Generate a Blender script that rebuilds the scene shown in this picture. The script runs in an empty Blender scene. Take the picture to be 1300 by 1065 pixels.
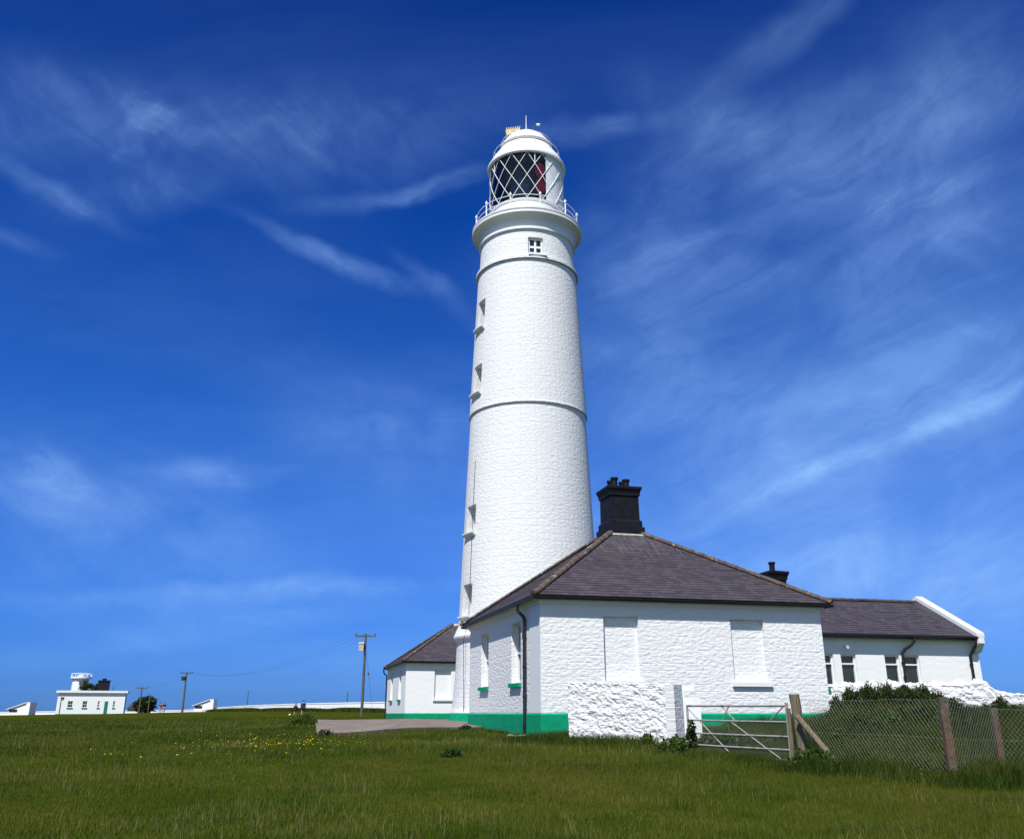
import bpy, bmesh, math, random
import numpy as np
from mathutils import Vector, Matrix, noise
random.seed(7); rng = np.random.default_rng(11)
R = math.radians
sc = bpy.context.scene; col = sc.collection

# ---------------------------------------------------------------- camera
F_PX = 1150.0; TH = R(19.95); EYE = 1.6
cam = bpy.data.cameras.new('camera'); cam_o = bpy.data.objects.new('camera', cam); col.objects.link(cam_o)
cam_o.location = (0, 0, EYE); cam_o.rotation_euler = (R(90)+TH, 0, 0)
cam.sensor_fit = 'HORIZONTAL'; cam.sensor_width = 36; cam.lens = F_PX/1300*36
cam.shift_y = -45/1300; cam.clip_start = .1; cam.clip_end = 60000
sc.camera = cam_o
def at(px, py, Y):
    """photo pixel + distance north of the camera -> world point"""
    c, s = math.cos(TH), math.sin(TH); x = (px-650)/F_PX; u = (487.5-py)/F_PX
    k = Y/(c-u*s); return Vector((x*k, Y, EYE+(s+u*c)*k))

# ---------------------------------------------------------------- light
SUN_EL = R(54); sh = Vector((-.327, -.945)).normalized()
sun_dir = Vector((sh.x*math.cos(SUN_EL), sh.y*math.cos(SUN_EL), math.sin(SUN_EL)))
sl = bpy.data.lights.new('sun', 'SUN'); sl.energy = 4.6; sl.angle = R(.53); sl.color = (1, .965, .91)
so = bpy.data.objects.new('sun', sl); col.objects.link(so)
so.rotation_euler = sun_dir.to_track_quat('Z', 'Y').to_euler(); so.location = (0, -10, 40)
sc.view_settings.view_transform = 'Standard'; sc.view_settings.look = 'None'
sc.view_settings.exposure = .45; sc.view_settings.gamma = 1

world = bpy.data.worlds.new('World'); sc.world = world; world.use_nodes = True
class NT:
    def __init__(s, tree): s.t = tree; s.n = tree.nodes; s.l = tree.links
    def node(s, typ, **kw):
        n = s.n.new(typ)
        for k, v in kw.items():
            if k.startswith('in_'):
                key = k[3:]; key = int(key) if key.isdigit() else key
                s.set(n.inputs[key], v)
            else: setattr(n, k, v)
        return n
    def set(s, sock, v):
        if isinstance(v, bpy.types.NodeSocket): s.l.new(v, sock)
        elif isinstance(v, bpy.types.Node): s.l.new(v.outputs[0], sock)
        else: sock.default_value = v
    def math(s, op, a, b=0.0, c=None, clamp=False):
        n = s.n.new('ShaderNodeMath'); n.operation = op; n.use_clamp = clamp
        s.set(n.inputs[0], a); s.set(n.inputs[1], b)
        if c is not None: s.set(n.inputs[2], c)
        return n.outputs[0]
    def vmath(s, op, a, b=None):
        n = s.n.new('ShaderNodeVectorMath'); n.operation = op; s.set(n.inputs[0], a)
        if b is not None: s.set(n.inputs[1], b)
        return n.outputs[0]
    def mix(s, f, a, b, blend='MIX'):
        n = s.n.new('ShaderNodeMix'); n.data_type = 'RGBA'; n.blend_type = blend
        s.set(n.inputs[0], f); s.set(n.inputs[6], a); s.set(n.inputs[7], b); return n.outputs[2]
    def noise(s, vec, scale, detail=4, rough=.55, dist=0.0):
        n = s.n.new('ShaderNodeTexNoise'); s.set(n.inputs['Vector'], vec)
        n.inputs['Scale'].default_value = scale; n.inputs['Detail'].default_value = detail
        n.inputs['Roughness'].default_value = rough; n.inputs['Distortion'].default_value = dist
        return n.outputs['Fac']
    def ramp(s, f, stops):
        n = s.n.new('ShaderNodeValToRGB'); s.set(n.inputs[0], f); e = n.color_ramp.elements
        while len(e) < len(stops): e.new(.5)
        for k, (p, c) in enumerate(stops):
            e[k].position = p; e[k].color = c if len(c) == 4 else (*c, 1)
        return n.outputs[0]
    def mapr(s, v, a, b, c=0.0, d=1.0, smooth=True):
        n = s.n.new('ShaderNodeMapRange'); n.interpolation_type = 'SMOOTHSTEP' if smooth else 'LINEAR'
        s.set(n.inputs[0], v)
        for i, x in enumerate((a, b, c, d)): n.inputs[i+1].default_value = x
        return n.outputs[0]
def g3(v): return (v, v, v, 1)

W = NT(world.node_tree); W.n.clear()
sky = W.node('ShaderNodeTexSky', sky_type='NISHITA', sun_disc=False, sun_elevation=SUN_EL,
             sun_rotation=math.atan2(sh.x, sh.y), altitude=0, air_density=1.0, dust_density=.25, ozone_density=3.0)
tc = W.node('ShaderNodeTexCoord'); sep = W.node('ShaderNodeSeparateXYZ', in_0=tc.outputs['Generated'])
# deep clear-air blue away from the sun, untouched sky on the sunward side
tint = W.ramp(sep.outputs[2], [(0, (.100, .29, 1.0)), (.12, (.105, .36, 1.0)), (.30, (.080, .39, 1.05)), (.50, (.025, .29, .95)), (.72, (.004, .19, .78))])
sunward = W.mapr(sep.outputs[1], .02, -.45)
hs = W.mix(1.0, sky.outputs[0], W.mix(sunward, tint, (.9, .95, 1, 1)), 'MULTIPLY')
zz = W.math('ADD', W.math('MAXIMUM', sep.outputs[2], 0.0), .16)
px_ = W.math('DIVIDE', sep.outputs[0], zz); py_ = W.math('DIVIDE', sep.outputs[1], zz)
pv = W.node('ShaderNodeCombineXYZ', in_0=px_, in_1=py_).outputs[0]
def cirrus(rot, sx, sy, scale, lo, hi, off, dist=.6, rough=.6, detail=7):
    m = W.node('ShaderNodeMapping', vector_type='TEXTURE', in_0=pv); m.inputs['Rotation'].default_value = (0, 0, R(rot))
    m.inputs['Scale'].default_value = (sx, sy, 1); m.inputs['Location'].default_value = off
    return W.mapr(W.noise(m.outputs[0], scale, detail, rough, dist), lo, hi)
# each wisp of cirrus has its own place on the sky dome (azimuth, elevation)
wn = W.node('ShaderNodeTexNoise', in_Vector=tc.outputs['Generated']); wn.inputs['Scale'].default_value = 5; wn.inputs['Detail'].default_value = 4; wn.inputs['Roughness'].default_value = .6
wv = W.vmath('MULTIPLY', W.vmath('SUBTRACT', wn.outputs['Color'], (.5, .5, .5)), (.065, .065, .06))
dirw = W.vmath('ADD', tc.outputs['Generated'], wv); dsep = W.node('ShaderNodeSeparateXYZ', in_0=dirw)
az = W.math('ARCTAN2', dsep.outputs[0], dsep.outputs[1]); el = W.math('ARCSINE', dsep.outputs[2])
ae = W.node('ShaderNodeCombineXYZ', in_0=az, in_1=el).outputs[0]
def fibres(angle, scale, lo, hi, stretch=5.0):
    m = W.node('ShaderNodeMapping', vector_type='TEXTURE', in_0=ae); m.inputs['Rotation'].default_value = (0, 0, R(angle)); m.inputs['Scale'].default_value = (stretch, 1, 1)
    return W.mapr(W.noise(m.outputs[0], scale, 7, .66, .5), lo, hi)
def soft(f, a, b): return W.mapr(f, 0, 1, a, b, False)
big = W.mapr(W.noise(ae, 7, 5, .6, .6), .30, .68)
fL = W.math('MULTIPLY', soft(fibres(-24, 20, .28, .76, 3.5), .30, 1), soft(big, .35, 1.2)); fR = W.math('MULTIPLY', soft(fibres(20, 18, .25, .75, 4.5), .38, 1), soft(big, .5, 1.15)); fH = W.math('MULTIPLY', soft(fibres(2, 24, .30, .72, 5.0), .30, 1), soft(big, .4, 1.15))
def ae_of(px, py):
    p = at(px, py, 100)-Vector((0, 0, EYE)); return math.atan2(p.x, p.y), math.asin(p.normalized().z)
def wisps(lst, fib):
    tot = None
    for x0, y0, x1, y1, wd, st in lst:
        a0, e0 = ae_of(x0, y0); a1, e1 = ae_of(x1, y1); L = math.hypot(a1-a0, e1-e0); th = math.atan2(e1-e0, a1-a0); wr = wd/1150*.9
        m = W.node('ShaderNodeMapping', vector_type='TEXTURE', in_0=ae); m.inputs['Location'].default_value = ((a0+a1)/2, (e0+e1)/2, 0)
        m.inputs['Rotation'].default_value = (0, 0, th); m.inputs['Scale'].default_value = (L*.82, wr*1.8, 1)
        r = W.node('ShaderNodeVectorMath', operation='LENGTH', in_0=m.outputs[0]).outputs['Value']
        k = W.math('MULTIPLY', W.mapr(r, 1.35, 0), st); tot = k if tot is None else W.math('ADD', tot, k)
    return W.math('MULTIPLY', tot, fib)
wl = wisps([(-30, 120, 240, 160, 40, .26), (220, 175, 560, 160, 46, .30), (60, 95, 200, 150, 18, .22), (140, 120, 225, 172, 14, .12), (20, 210, 150, 290, 10, .28), (100, 256, 250, 246, 22, .38),
  (-30, 285, 60, 320, 8, .26), (350, 302, 500, 360, 9, .40), (520, 345, 600, 410, 9, .30), (-20, 580, 90, 642, 24, .60), (40, 610, 330, 710, 50, .34), (0, 700, 250, 790, 30, .2), (330, 470, 560, 590, 50, .16)], fL)
wh = wisps([(200, 602, 330, 602, 13, .40), (80, 754, 580, 738, 8, .34), (230, 765, 380, 745, 10, .26), (20, 825, 430, 772, 14, .30), (380, 560, 620, 500, 46, .26), (430, 262, 610, 230, 9, .34), (690, 166, 810, 154, 10, .34),
  (300, 840, 620, 850, 16, .2), (420, 650, 570, 630, 30, .2), (60, 660, 200, 690, 25, .2)], fH)
wr_ = wisps([(990, 284, 1240, 222, 15, .38), (900, 205, 1320, 130, 46, .34), (740, 330, 1130, 180, 55, .32), (960, 640, 1340, 462, 8, .62), (1000, 590, 1240, 500, 24, .22), (780, 580, 1320, 390, 75, .34), (940, 80, 1070, -10, 18, .28),
  (1030, 340, 1330, 260, 40, .46), (750, 440, 960, 320, 50, .34), (780, 690, 1340, 655, 60, .62), (880, 745, 1340, 725, 34, .42), (990, 545, 1340, 530, 45, .30), (1100, 420, 1330, 400, 40, .30), (820, 120, 960, 170, 30, .2), (1150, 60, 1320, 40, 30, .14), (760, 500, 900, 460, 40, .28), (1180, 800, 1340, 780, 40, .3)], fR)
dens = W.math('ADD', W.math('ADD', W.math('MULTIPLY', wl, .80), W.math('MULTIPLY', wh, .75)), W.math('ADD', W.math('ADD', W.math('MULTIPLY', wr_, .88), W.math('MULTIPLY', W.mapr(sep.outputs[2], .52, .12), W.mapr(sep.outputs[0], -.6, .3, .045, .13))), W.math('MULTIPLY', cirrus(20, 1.6, 1.2, 1.1, .42, .70, (9.7, 3.0, 0), .8, .6, 6), .05)), clamp=True)
cl = W.mix(dens, hs, (2.55, 4.7, 8.9, 1))
bg = W.node('ShaderNodeBackground', in_0=cl, in_1=.085); wo = W.node('ShaderNodeOutputWorld')
W.l.new(bg.outputs[0], wo.inputs[0])

# ---------------------------------------------------------------- materials
def mat(name, build):
    m = bpy.data.materials.new(name); m.use_nodes = True; N = NT(m.node_tree); N.n.clear()
    out = N.node('ShaderNodeOutputMaterial'); p = N.node('ShaderNodeBsdfPrincipled')
    N.l.new(p.outputs[0], out.inputs[0]); build(N, p, out); return m
def obj_co(N): return N.node('ShaderNodeTexCoord').outputs['Object']
def uv_co(N): return N.node('ShaderNodeTexCoord').outputs['UV']
def bump(N, h, strength, dist, prev=None):
    b = N.node('ShaderNodeBump', in_Height=h); b.inputs['Strength'].default_value = strength; b.inputs['Distance'].default_value = dist
    if prev is not None: N.set(b.inputs['Normal'], prev)
    return b.outputs[0]
def simple(name, c, rough=.6, metal=0.0, var=.12, scale=6, bmp=.0, spec=.4):
    def f(N, p, o):
        co = obj_co(N); n = N.noise(co, scale, 5)
        k = N.mapr(n, .3, .7, 1-var, 1+var, False)
        cc = N.vmath('MULTIPLY', N.node('ShaderNodeRGB').outputs[0], N.node('ShaderNodeCombineXYZ', in_0=k, in_1=k, in_2=k).outputs[0])
        N.n['RGB'].outputs[0].default_value = (*c, 1)
        N.set(p.inputs['Base Color'], cc); p.inputs['Roughness'].default_value = rough; p.inputs['Metallic'].default_value = metal
        p.inputs['Specular IOR Level'].default_value = spec
        if bmp: N.set(p.inputs['Normal'], bump(N, N.noise(co, scale*4, 4), bmp, .02))
    return mat(name, f)

def masonry(name, bw, bh, relief, lump, lscale, c=(.80, .815, .82), joint=.5, grime=.10):
    """limewashed rubble or block masonry: relief only, the paint stays white"""
    def f(N, p, o):
        uv = uv_co(N); wob = N.node('ShaderNodeTexNoise', in_Vector=uv); wob.inputs['Scale'].default_value = 2.2; wob.inputs['Detail'].default_value = 3
        off = N.node('ShaderNodeVectorMath', operation='MULTIPLY_ADD'); N.set(off.inputs[0], wob.outputs['Color']); off.inputs[1].default_value = (.10, .07, 0); N.set(off.inputs[2], uv)
        br = N.node('ShaderNodeTexBrick', in_Vector=off.outputs[0]); br.inputs['Scale'].default_value = 1
        br.inputs['Brick Width'].default_value = bw; br.inputs['Row Height'].default_value = bh
        br.inputs['Mortar Size'].default_value = .02; br.inputs['Mortar Smooth'].default_value = 1
        br.inputs['Color1'].default_value = g3(.55); br.inputs['Color2'].default_value = g3(1); br.inputs['Mortar'].default_value = g3(0)
        m = N.node('ShaderNodeMapping', in_0=uv); m.inputs['Scale'].default_value = (1, 1.7, 1)
        v = N.node('ShaderNodeTexVoronoi', feature='SMOOTH_F1', in_Vector=m.outputs[0]); v.inputs['Scale'].default_value = lscale; v.inputs['Randomness'].default_value = 1
        n1 = N.noise(m.outputs[0], lscale*1.1, 5, .62); n2 = N.noise(uv, lscale*7, 3, .6)
        h = N.math('ADD', N.math('MULTIPLY', br.outputs['Fac'], -joint), N.math('MULTIPLY', N.math('SUBTRACT', 1.0, v.outputs[0]), lump*.6))
        h = N.math('ADD', h, N.math('MULTIPLY', n1, lump)); h = N.math('ADD', h, N.math('MULTIPLY', n2, .12))
        N.set(p.inputs['Normal'], bump(N, h, 1.0, relief))
        g = N.noise(uv, .55, 6, .7); gv = N.node('ShaderNodeMapping', in_0=uv); gv.inputs['Scale'].default_value = (2.2, .18, 1)
        run = N.noise(gv.outputs[0], 1.6, 5, .6)
        k = N.math('MULTIPLY', N.mapr(g, .45, .8, 0, grime), 1.0); k = N.math('ADD', k, N.mapr(run, .56, .8, 0, grime*.8))
        cc = N.mix(k, (*c, 1), (.50, .50, .45, 1))
        sp = N.noise(uv, 14, 3, .6); cc = N.mix(N.mapr(sp, .70, .80, 0, grime*2.4), cc, (.34, .33, .28, 1))
        N.set(p.inputs['Base Color'], cc); p.inputs['Roughness'].default_value = .78; p.inputs['Specular IOR Level'].default_value = .25
    return mat(name, f)
M = {}
M['tower'] = masonry('painted tower masonry', .85, .38, .036, .75, 5.6, (.65, .665, .675), .22, .18)
M['wall'] = masonry('painted rubble wall', .46, .21, .030, .9, 6.4, (.70, .715, .725), .15, .06)
M['wall_soft'] = masonry('painted smooth render', .6, .3, .012, .7, 3.0, (.74, .755, .76), .1, .06)
M['pier'] = masonry('weathered limewash', .6, .3, .03, .8, 6, (.60, .62, .62), .2, .3)
M['rubble'] = masonry('limewashed rubble', .4, .2, .03, .9, 9, (.66, .665, .68), .15, .5)
def f_white(N, p, o):
    co = obj_co(N); n = N.noise(co, 1.2, 6, .7)
    N.set(p.inputs['Base Color'], N.mix(N.mapr(n, .5, .8, 0, .16), (.70, .715, .72, 1), (.45, .44, .36, 1)))
    p.inputs['Roughness'].default_value = .5; N.set(p.inputs['Normal'], bump(N, N.noise(co, 9, 4), .25, .01))
M['white'] = mat('white gloss paint', f_white)
def f_green(N, p, o):
    co = uv_co(N); n = N.noise(co, 2.5, 6, .7); e = N.noise(co, 7, 4, .65)
    c = N.mix(N.mapr(n, .35, .7, 0, 1), (.0015, .235, .115, 1), (.004, .29, .15, 1))
    c = N.mix(N.mapr(e, .70, .76, 0, .6), c, (.16, .2, .15, 1))
    N.set(p.inputs['Base Color'], c); p.inputs['Roughness'].default_value = .8; p.inputs['Specular IOR Level'].default_value = .12
    N.set(p.inputs['Normal'], bump(N, N.noise(co, 6, 5, .6), .7, .02))
M['green'] = mat('sea green paint', f_green)
def f_slate(N, p, o):
    uv = uv_co(N)
    br = N.node('ShaderNodeTexBrick', in_Vector=uv); br.inputs['Scale'].default_value = 1
    br.inputs['Brick Width'].default_value = .27; br.inputs['Row Height'].default_value = .2; br.inputs['Mortar Size'].default_value = .006
    br.inputs['Mortar Smooth'].default_value = .2; br.inputs['Bias'].default_value = 0
    br.inputs['Color1'].default_value = (.036, .029, .037, 1); br.inputs['Color2'].default_value = (.072, .060, .073, 1); br.inputs['Mortar'].default_value = (.015, .013, .014, 1)
    n = N.noise(uv, .8, 6, .65); c = N.mix(N.mapr(n, .3, .75, 0, .55), br.outputs['Color'], (.068, .060, .068, 1))
    st = N.node('ShaderNodeMapping', in_0=uv); st.inputs['Scale'].default_value = (3.2, .32, 1)
    c = N.mix(N.mapr(N.noise(st.outputs[0], 1.4, 5, .65), .58, .78, 0, .42), c, (.15, .145, .15, 1))
    sv = N.node('ShaderNodeSeparateXYZ', in_0=uv); hi_ = N.math('MULTIPLY', N.mapr(sv.outputs[1], 2.6, 5.4, 0, 1), N.mapr(N.noise(st.outputs[0], 2.6, 5, .7), .42, .7, 0, .55)); c = N.mix(hi_, c, (.20, .195, .20, 1)); l = N.noise(uv, 3.2, 5, .7); c = N.mix(N.mapr(l, .665, .72, 0, .8), c, (.20, .115, .05, 1))
    N.set(p.inputs['Base Color'], c); p.inputs['Roughness'].default_value = .55
    h = N.math('ADD', N.math('MULTIPLY', br.outputs['Fac'], -1.0), N.math('MULTIPLY', N.noise(uv, 9, 3), .8))
    N.set(p.inputs['Normal'], bump(N, h, .7, .012))
M['slate'] = mat('heather slate', f_slate)
def f_lichen(N, p, o):
    co = obj_co(N); n = N.noise(co, 2.6, 5, .7); n2 = N.noise(co, 6.5, 4, .7)
    c = N.mix(N.mapr(n, .35, .6), (.042, .034, .034, 1), (.085, .062, .052, 1))
    c = N.mix(N.mapr(n2, .57, .66, 0, .75), c, (.30, .12, .03, 1)); c = N.mix(N.mapr(N.noise(co, 5.1, 4), .62, .67, 0, .8), c, (.36, .33, .26, 1))
    N.set(p.inputs['Base Color'], c); p.inputs['Roughness'].default_value = .85; N.set(p.inputs['Normal'], bump(N, n2, .6, .03))
M['lichen'] = mat('lichened ridge tile', f_lichen)
M['ridge'] = simple('dark ridge tile', (.055, .040, .038), .85, 0, .5, 3, .8)
M['mortar'] = simple('pale mortar', (.34, .34, .31), .9, 0, .35, 7, .8)
M['black'] = simple('black bitumen paint', (.0045, .005, .010), .6, 0, .5, 4, .3, .2)
M['gutter'] = simple('black gutter paint', (.012, .010, .011), .35, 0, .3, 5, .0, .5)
M['wood'] = None
def f_wood(N, p, o):
    co = obj_co(N); m = N.node('ShaderNodeMapping', in_0=co); m.inputs['Scale'].default_value = (9, 9, .9)
    n = N.noise(m.outputs[0], 3.5, 6, .7); c = N.ramp(n, [(.3, (.05, .038, .024)), (.5, (.15, .12, .078)), (.72, (.25, .215, .15))])
    k = N.noise(co, 3, 4); c = N.mix(N.mapr(k, .6, .72, 0, .6), c, (.16, .17, .06, 1))
    N.set(p.inputs['Base Color'], c); p.inputs['Roughness'].default_value = .9; N.set(p.inputs['Normal'], bump(N, n, 1, .03))
M['wood'] = mat('weathered timber', f_wood)
def f_conc_post(N, p, o):
    co = obj_co(N); n = N.noise(co, 5, 6, .75); n2 = N.noise(co, 2.1, 3, .6)
    c = N.mix(N.mapr(n, .35, .65), (.045, .036, .024, 1), (.115, .095, .068, 1)); sp = N.node('ShaderNodeSeparateXYZ', in_0=co); low = N.mapr(sp.outputs[2], 1.75, 1.3, 0, 1); c = N.mix(N.math('MULTIPLY', low, N.mapr(n2, .40, .62, .1, .75)), c, (.115, .042, .018, 1))
    N.set(p.inputs['Base Color'], c); p.inputs['Roughness'].default_value = .95; N.set(p.inputs['Normal'], bump(N, n, 1, .02))
M['concpost'] = mat('rust stained concrete', f_conc_post)
def f_galv(N, p, o):
    co = obj_co(N); n = N.noise(co, 7, 5, .7)
    c = N.mix(N.mapr(n, .52, .64, 0, .9), (.36, .36, .34, 1), (.20, .07, .04, 1))
    N.set(p.inputs['Base Color'], c); p.inputs['Roughness'].default_value = .55; p.inputs['Metallic'].default_value = .35
M['galv'] = mat('rusting galvanised steel', f_galv)
M['wire'] = simple('fence wire', (.22, .23, .20), .5, .3, .2, 3)
M['darkmetal'] = simple('dark metal', (.03, .03, .032), .5, .4)
M['pole'] = simple('creosoted pole', (.085, .085, .07), .9, 0, .35, 1.5, .5)
M['cable'] = simple('cable', (.02, .02, .02), .6)
M['porcelain'] = simple('porcelain', (.12, .08, .06), .3)
M['red'] = simple('red lamp filter', (.85, .03, .015), .35)
M['lens'] = simple('lens glass', (.16, .20, .22), .12, .2, .3, 3, .0, .9)
M['cream'] = simple('weathered cream box', (.60, .47, .25), .7, 0, .4, 9)
M['door'] = simple('green door paint', (.01, .17, .11), .45)
M['room'] = simple('dark interior', (.012, .016, .026), .9)
M['curtain'] = simple('pale curtain', (.5, .5, .48), .95)
M['stone'] = simple('pale stone', (.42, .40, .34), .9, 0, .3, 8, .8)
M['terracotta'] = simple('dull tile', (.10, .07, .07), .8)
def f_glass(N, p, o):
    g = N.node('ShaderNodeBsdfGlossy', in_0=(.85, .9, 1, 1), in_1=.03); t = N.node('ShaderNodeBsdfTransparent', in_0=(.66, .72, .78, 1))
    fr = N.node('ShaderNodeFresnel', in_0=1.45); mx = N.node('ShaderNodeMixShader'); N.set(mx.inputs[0], N.math('ADD', N.math('MULTIPLY', fr.outputs[0], .9), .015))
    N.l.new(t.outputs[0], mx.inputs[1]); N.l.new(g.outputs[0], mx.inputs[2]); N.l.new(mx.outputs[0], o.inputs[0])
M['glass'] = mat('window glass', f_glass)
M['pane'] = simple('dark pane', (.014, .02, .026), .06, 0, .3, 2, 0, .6)
def f_paving(N, p, o):
    co = obj_co(N); n = N.noise(co, .7, 7, .7); n2 = N.noise(co, 12, 4, .7)
    br = N.node('ShaderNodeTexBrick', in_Vector=co); br.inputs['Scale'].default_value = 1; br.inputs['Brick Width'].default_value = 4.2; br.inputs['Row Height'].default_value = 3.1
    br.inputs['Mortar Size'].default_value = .03; br.offset = 0
    c = N.mix(N.mapr(n, .3, .7), (.115, .088, .070, 1), (.215, .175, .145, 1)); c = N.mix(N.mapr(n2, .5, .75, 0, .4), c, (.12, .11, .10, 1))
    c = N.mix(N.math('MULTIPLY', br.outputs['Fac'], .8), c, (.05, .06, .03, 1))
    N.set(p.inputs['Base Color'], c); p.inputs['Roughness'].default_value = .95; N.set(p.inputs['Normal'], bump(N, n2, .7, .02))
M['paving'] = mat('old concrete', f_paving)
def f_ground(N, p, o):
    co = obj_co(N); a = N.noise(co, .045, 5, .6); b = N.noise(co, .35, 6, .68); d = N.noise(co, 3.2, 5, .7); e = N.noise(co, 22, 3, .7)
    c = N.mix(N.mapr(b, .35, .65), (.024, .042, .003, 1), (.046, .058, .007, 1))
    c = N.mix(N.mapr(a, .42, .62, 0, .7), c, (.062, .052, .010, 1))
    c = N.mix(N.mapr(d, .45, .7, 0, .5), c, (.032, .056, .006, 1)); c = N.mix(N.mapr(e, .62, .8, 0, .35), c, (.09, .08, .03, 1))
    N.set(p.inputs['Base Color'], c); p.inputs['Roughness'].default_value = 1; p.inputs['Specular IOR Level'].default_value = 0
    N.set(p.inputs['Normal'], bump(N, N.math('ADD', N.math('MULTIPLY', d, 1.0), N.math('MULTIPLY', e, .3)), .6, .12))
M['ground'] = mat('turf', f_ground)
def leafmat(name, c1, c2, c3, rough=.6, tr=.25):
    def f(N, p, o):
        a = N.node('ShaderNodeAttribute', attribute_name='rnd'); co = N.node('ShaderNodeTexCoord').outputs['Object']
        c = N.ramp(a.outputs['Fac'], [(0, c1), (.55, c2), (1, c3)])
        n = N.noise(co, .5, 4, .6); c = N.mix(N.mapr(n, .35, .68, 0, .5), c, (*c3, 1))
        N.set(p.inputs['Base Color'], c); p.inputs['Roughness'].default_value = rough; p.inputs['Specular IOR Level'].default_value = .12
        t = N.node('ShaderNodeBsdfTranslucent', in_0=c); mx = N.node('ShaderNodeMixShader', in_0=tr)
        N.l.new(p.outputs[0], mx.inputs[1]); N.l.new(t.outputs[0], mx.inputs[2]); N.l.new(mx.outputs[0], o.inputs[0])
    return mat(name, f)
M['grass'] = leafmat('grass blades', (.020, .050, .002), (.052, .088, .005), (.125, .120, .020), .55)
M['tallgrass'] = leafmat('long grass', (.008, .026, .002), (.028, .060, .004), (.075, .082, .015), .55)
M['straw'] = leafmat('dry stems', (.085, .085, .03), (.15, .13, .055), (.24, .20, .10), .7, .15)
M['leaf'] = leafmat('dark leaves', (.008, .018, .005), (.022, .042, .010), (.05, .072, .018), .55)
M['weed'] = leafmat('weed leaves', (.016, .045, .008), (.035, .08, .012), (.065, .105, .02), .55)
M['twig'] = simple('twig bark', (.09, .07, .05), .9)
M['yellow'] = simple('yellow petals', (.62, .50, .02), .7)
M['daisy'] = simple('pale petals', (.65, .63, .50), .7)
M['skin'] = simple('skin', (.42, .24, .17), .6)
def cloth(n, c): return simple(n, c, .9, 0, .2, 5)

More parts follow.
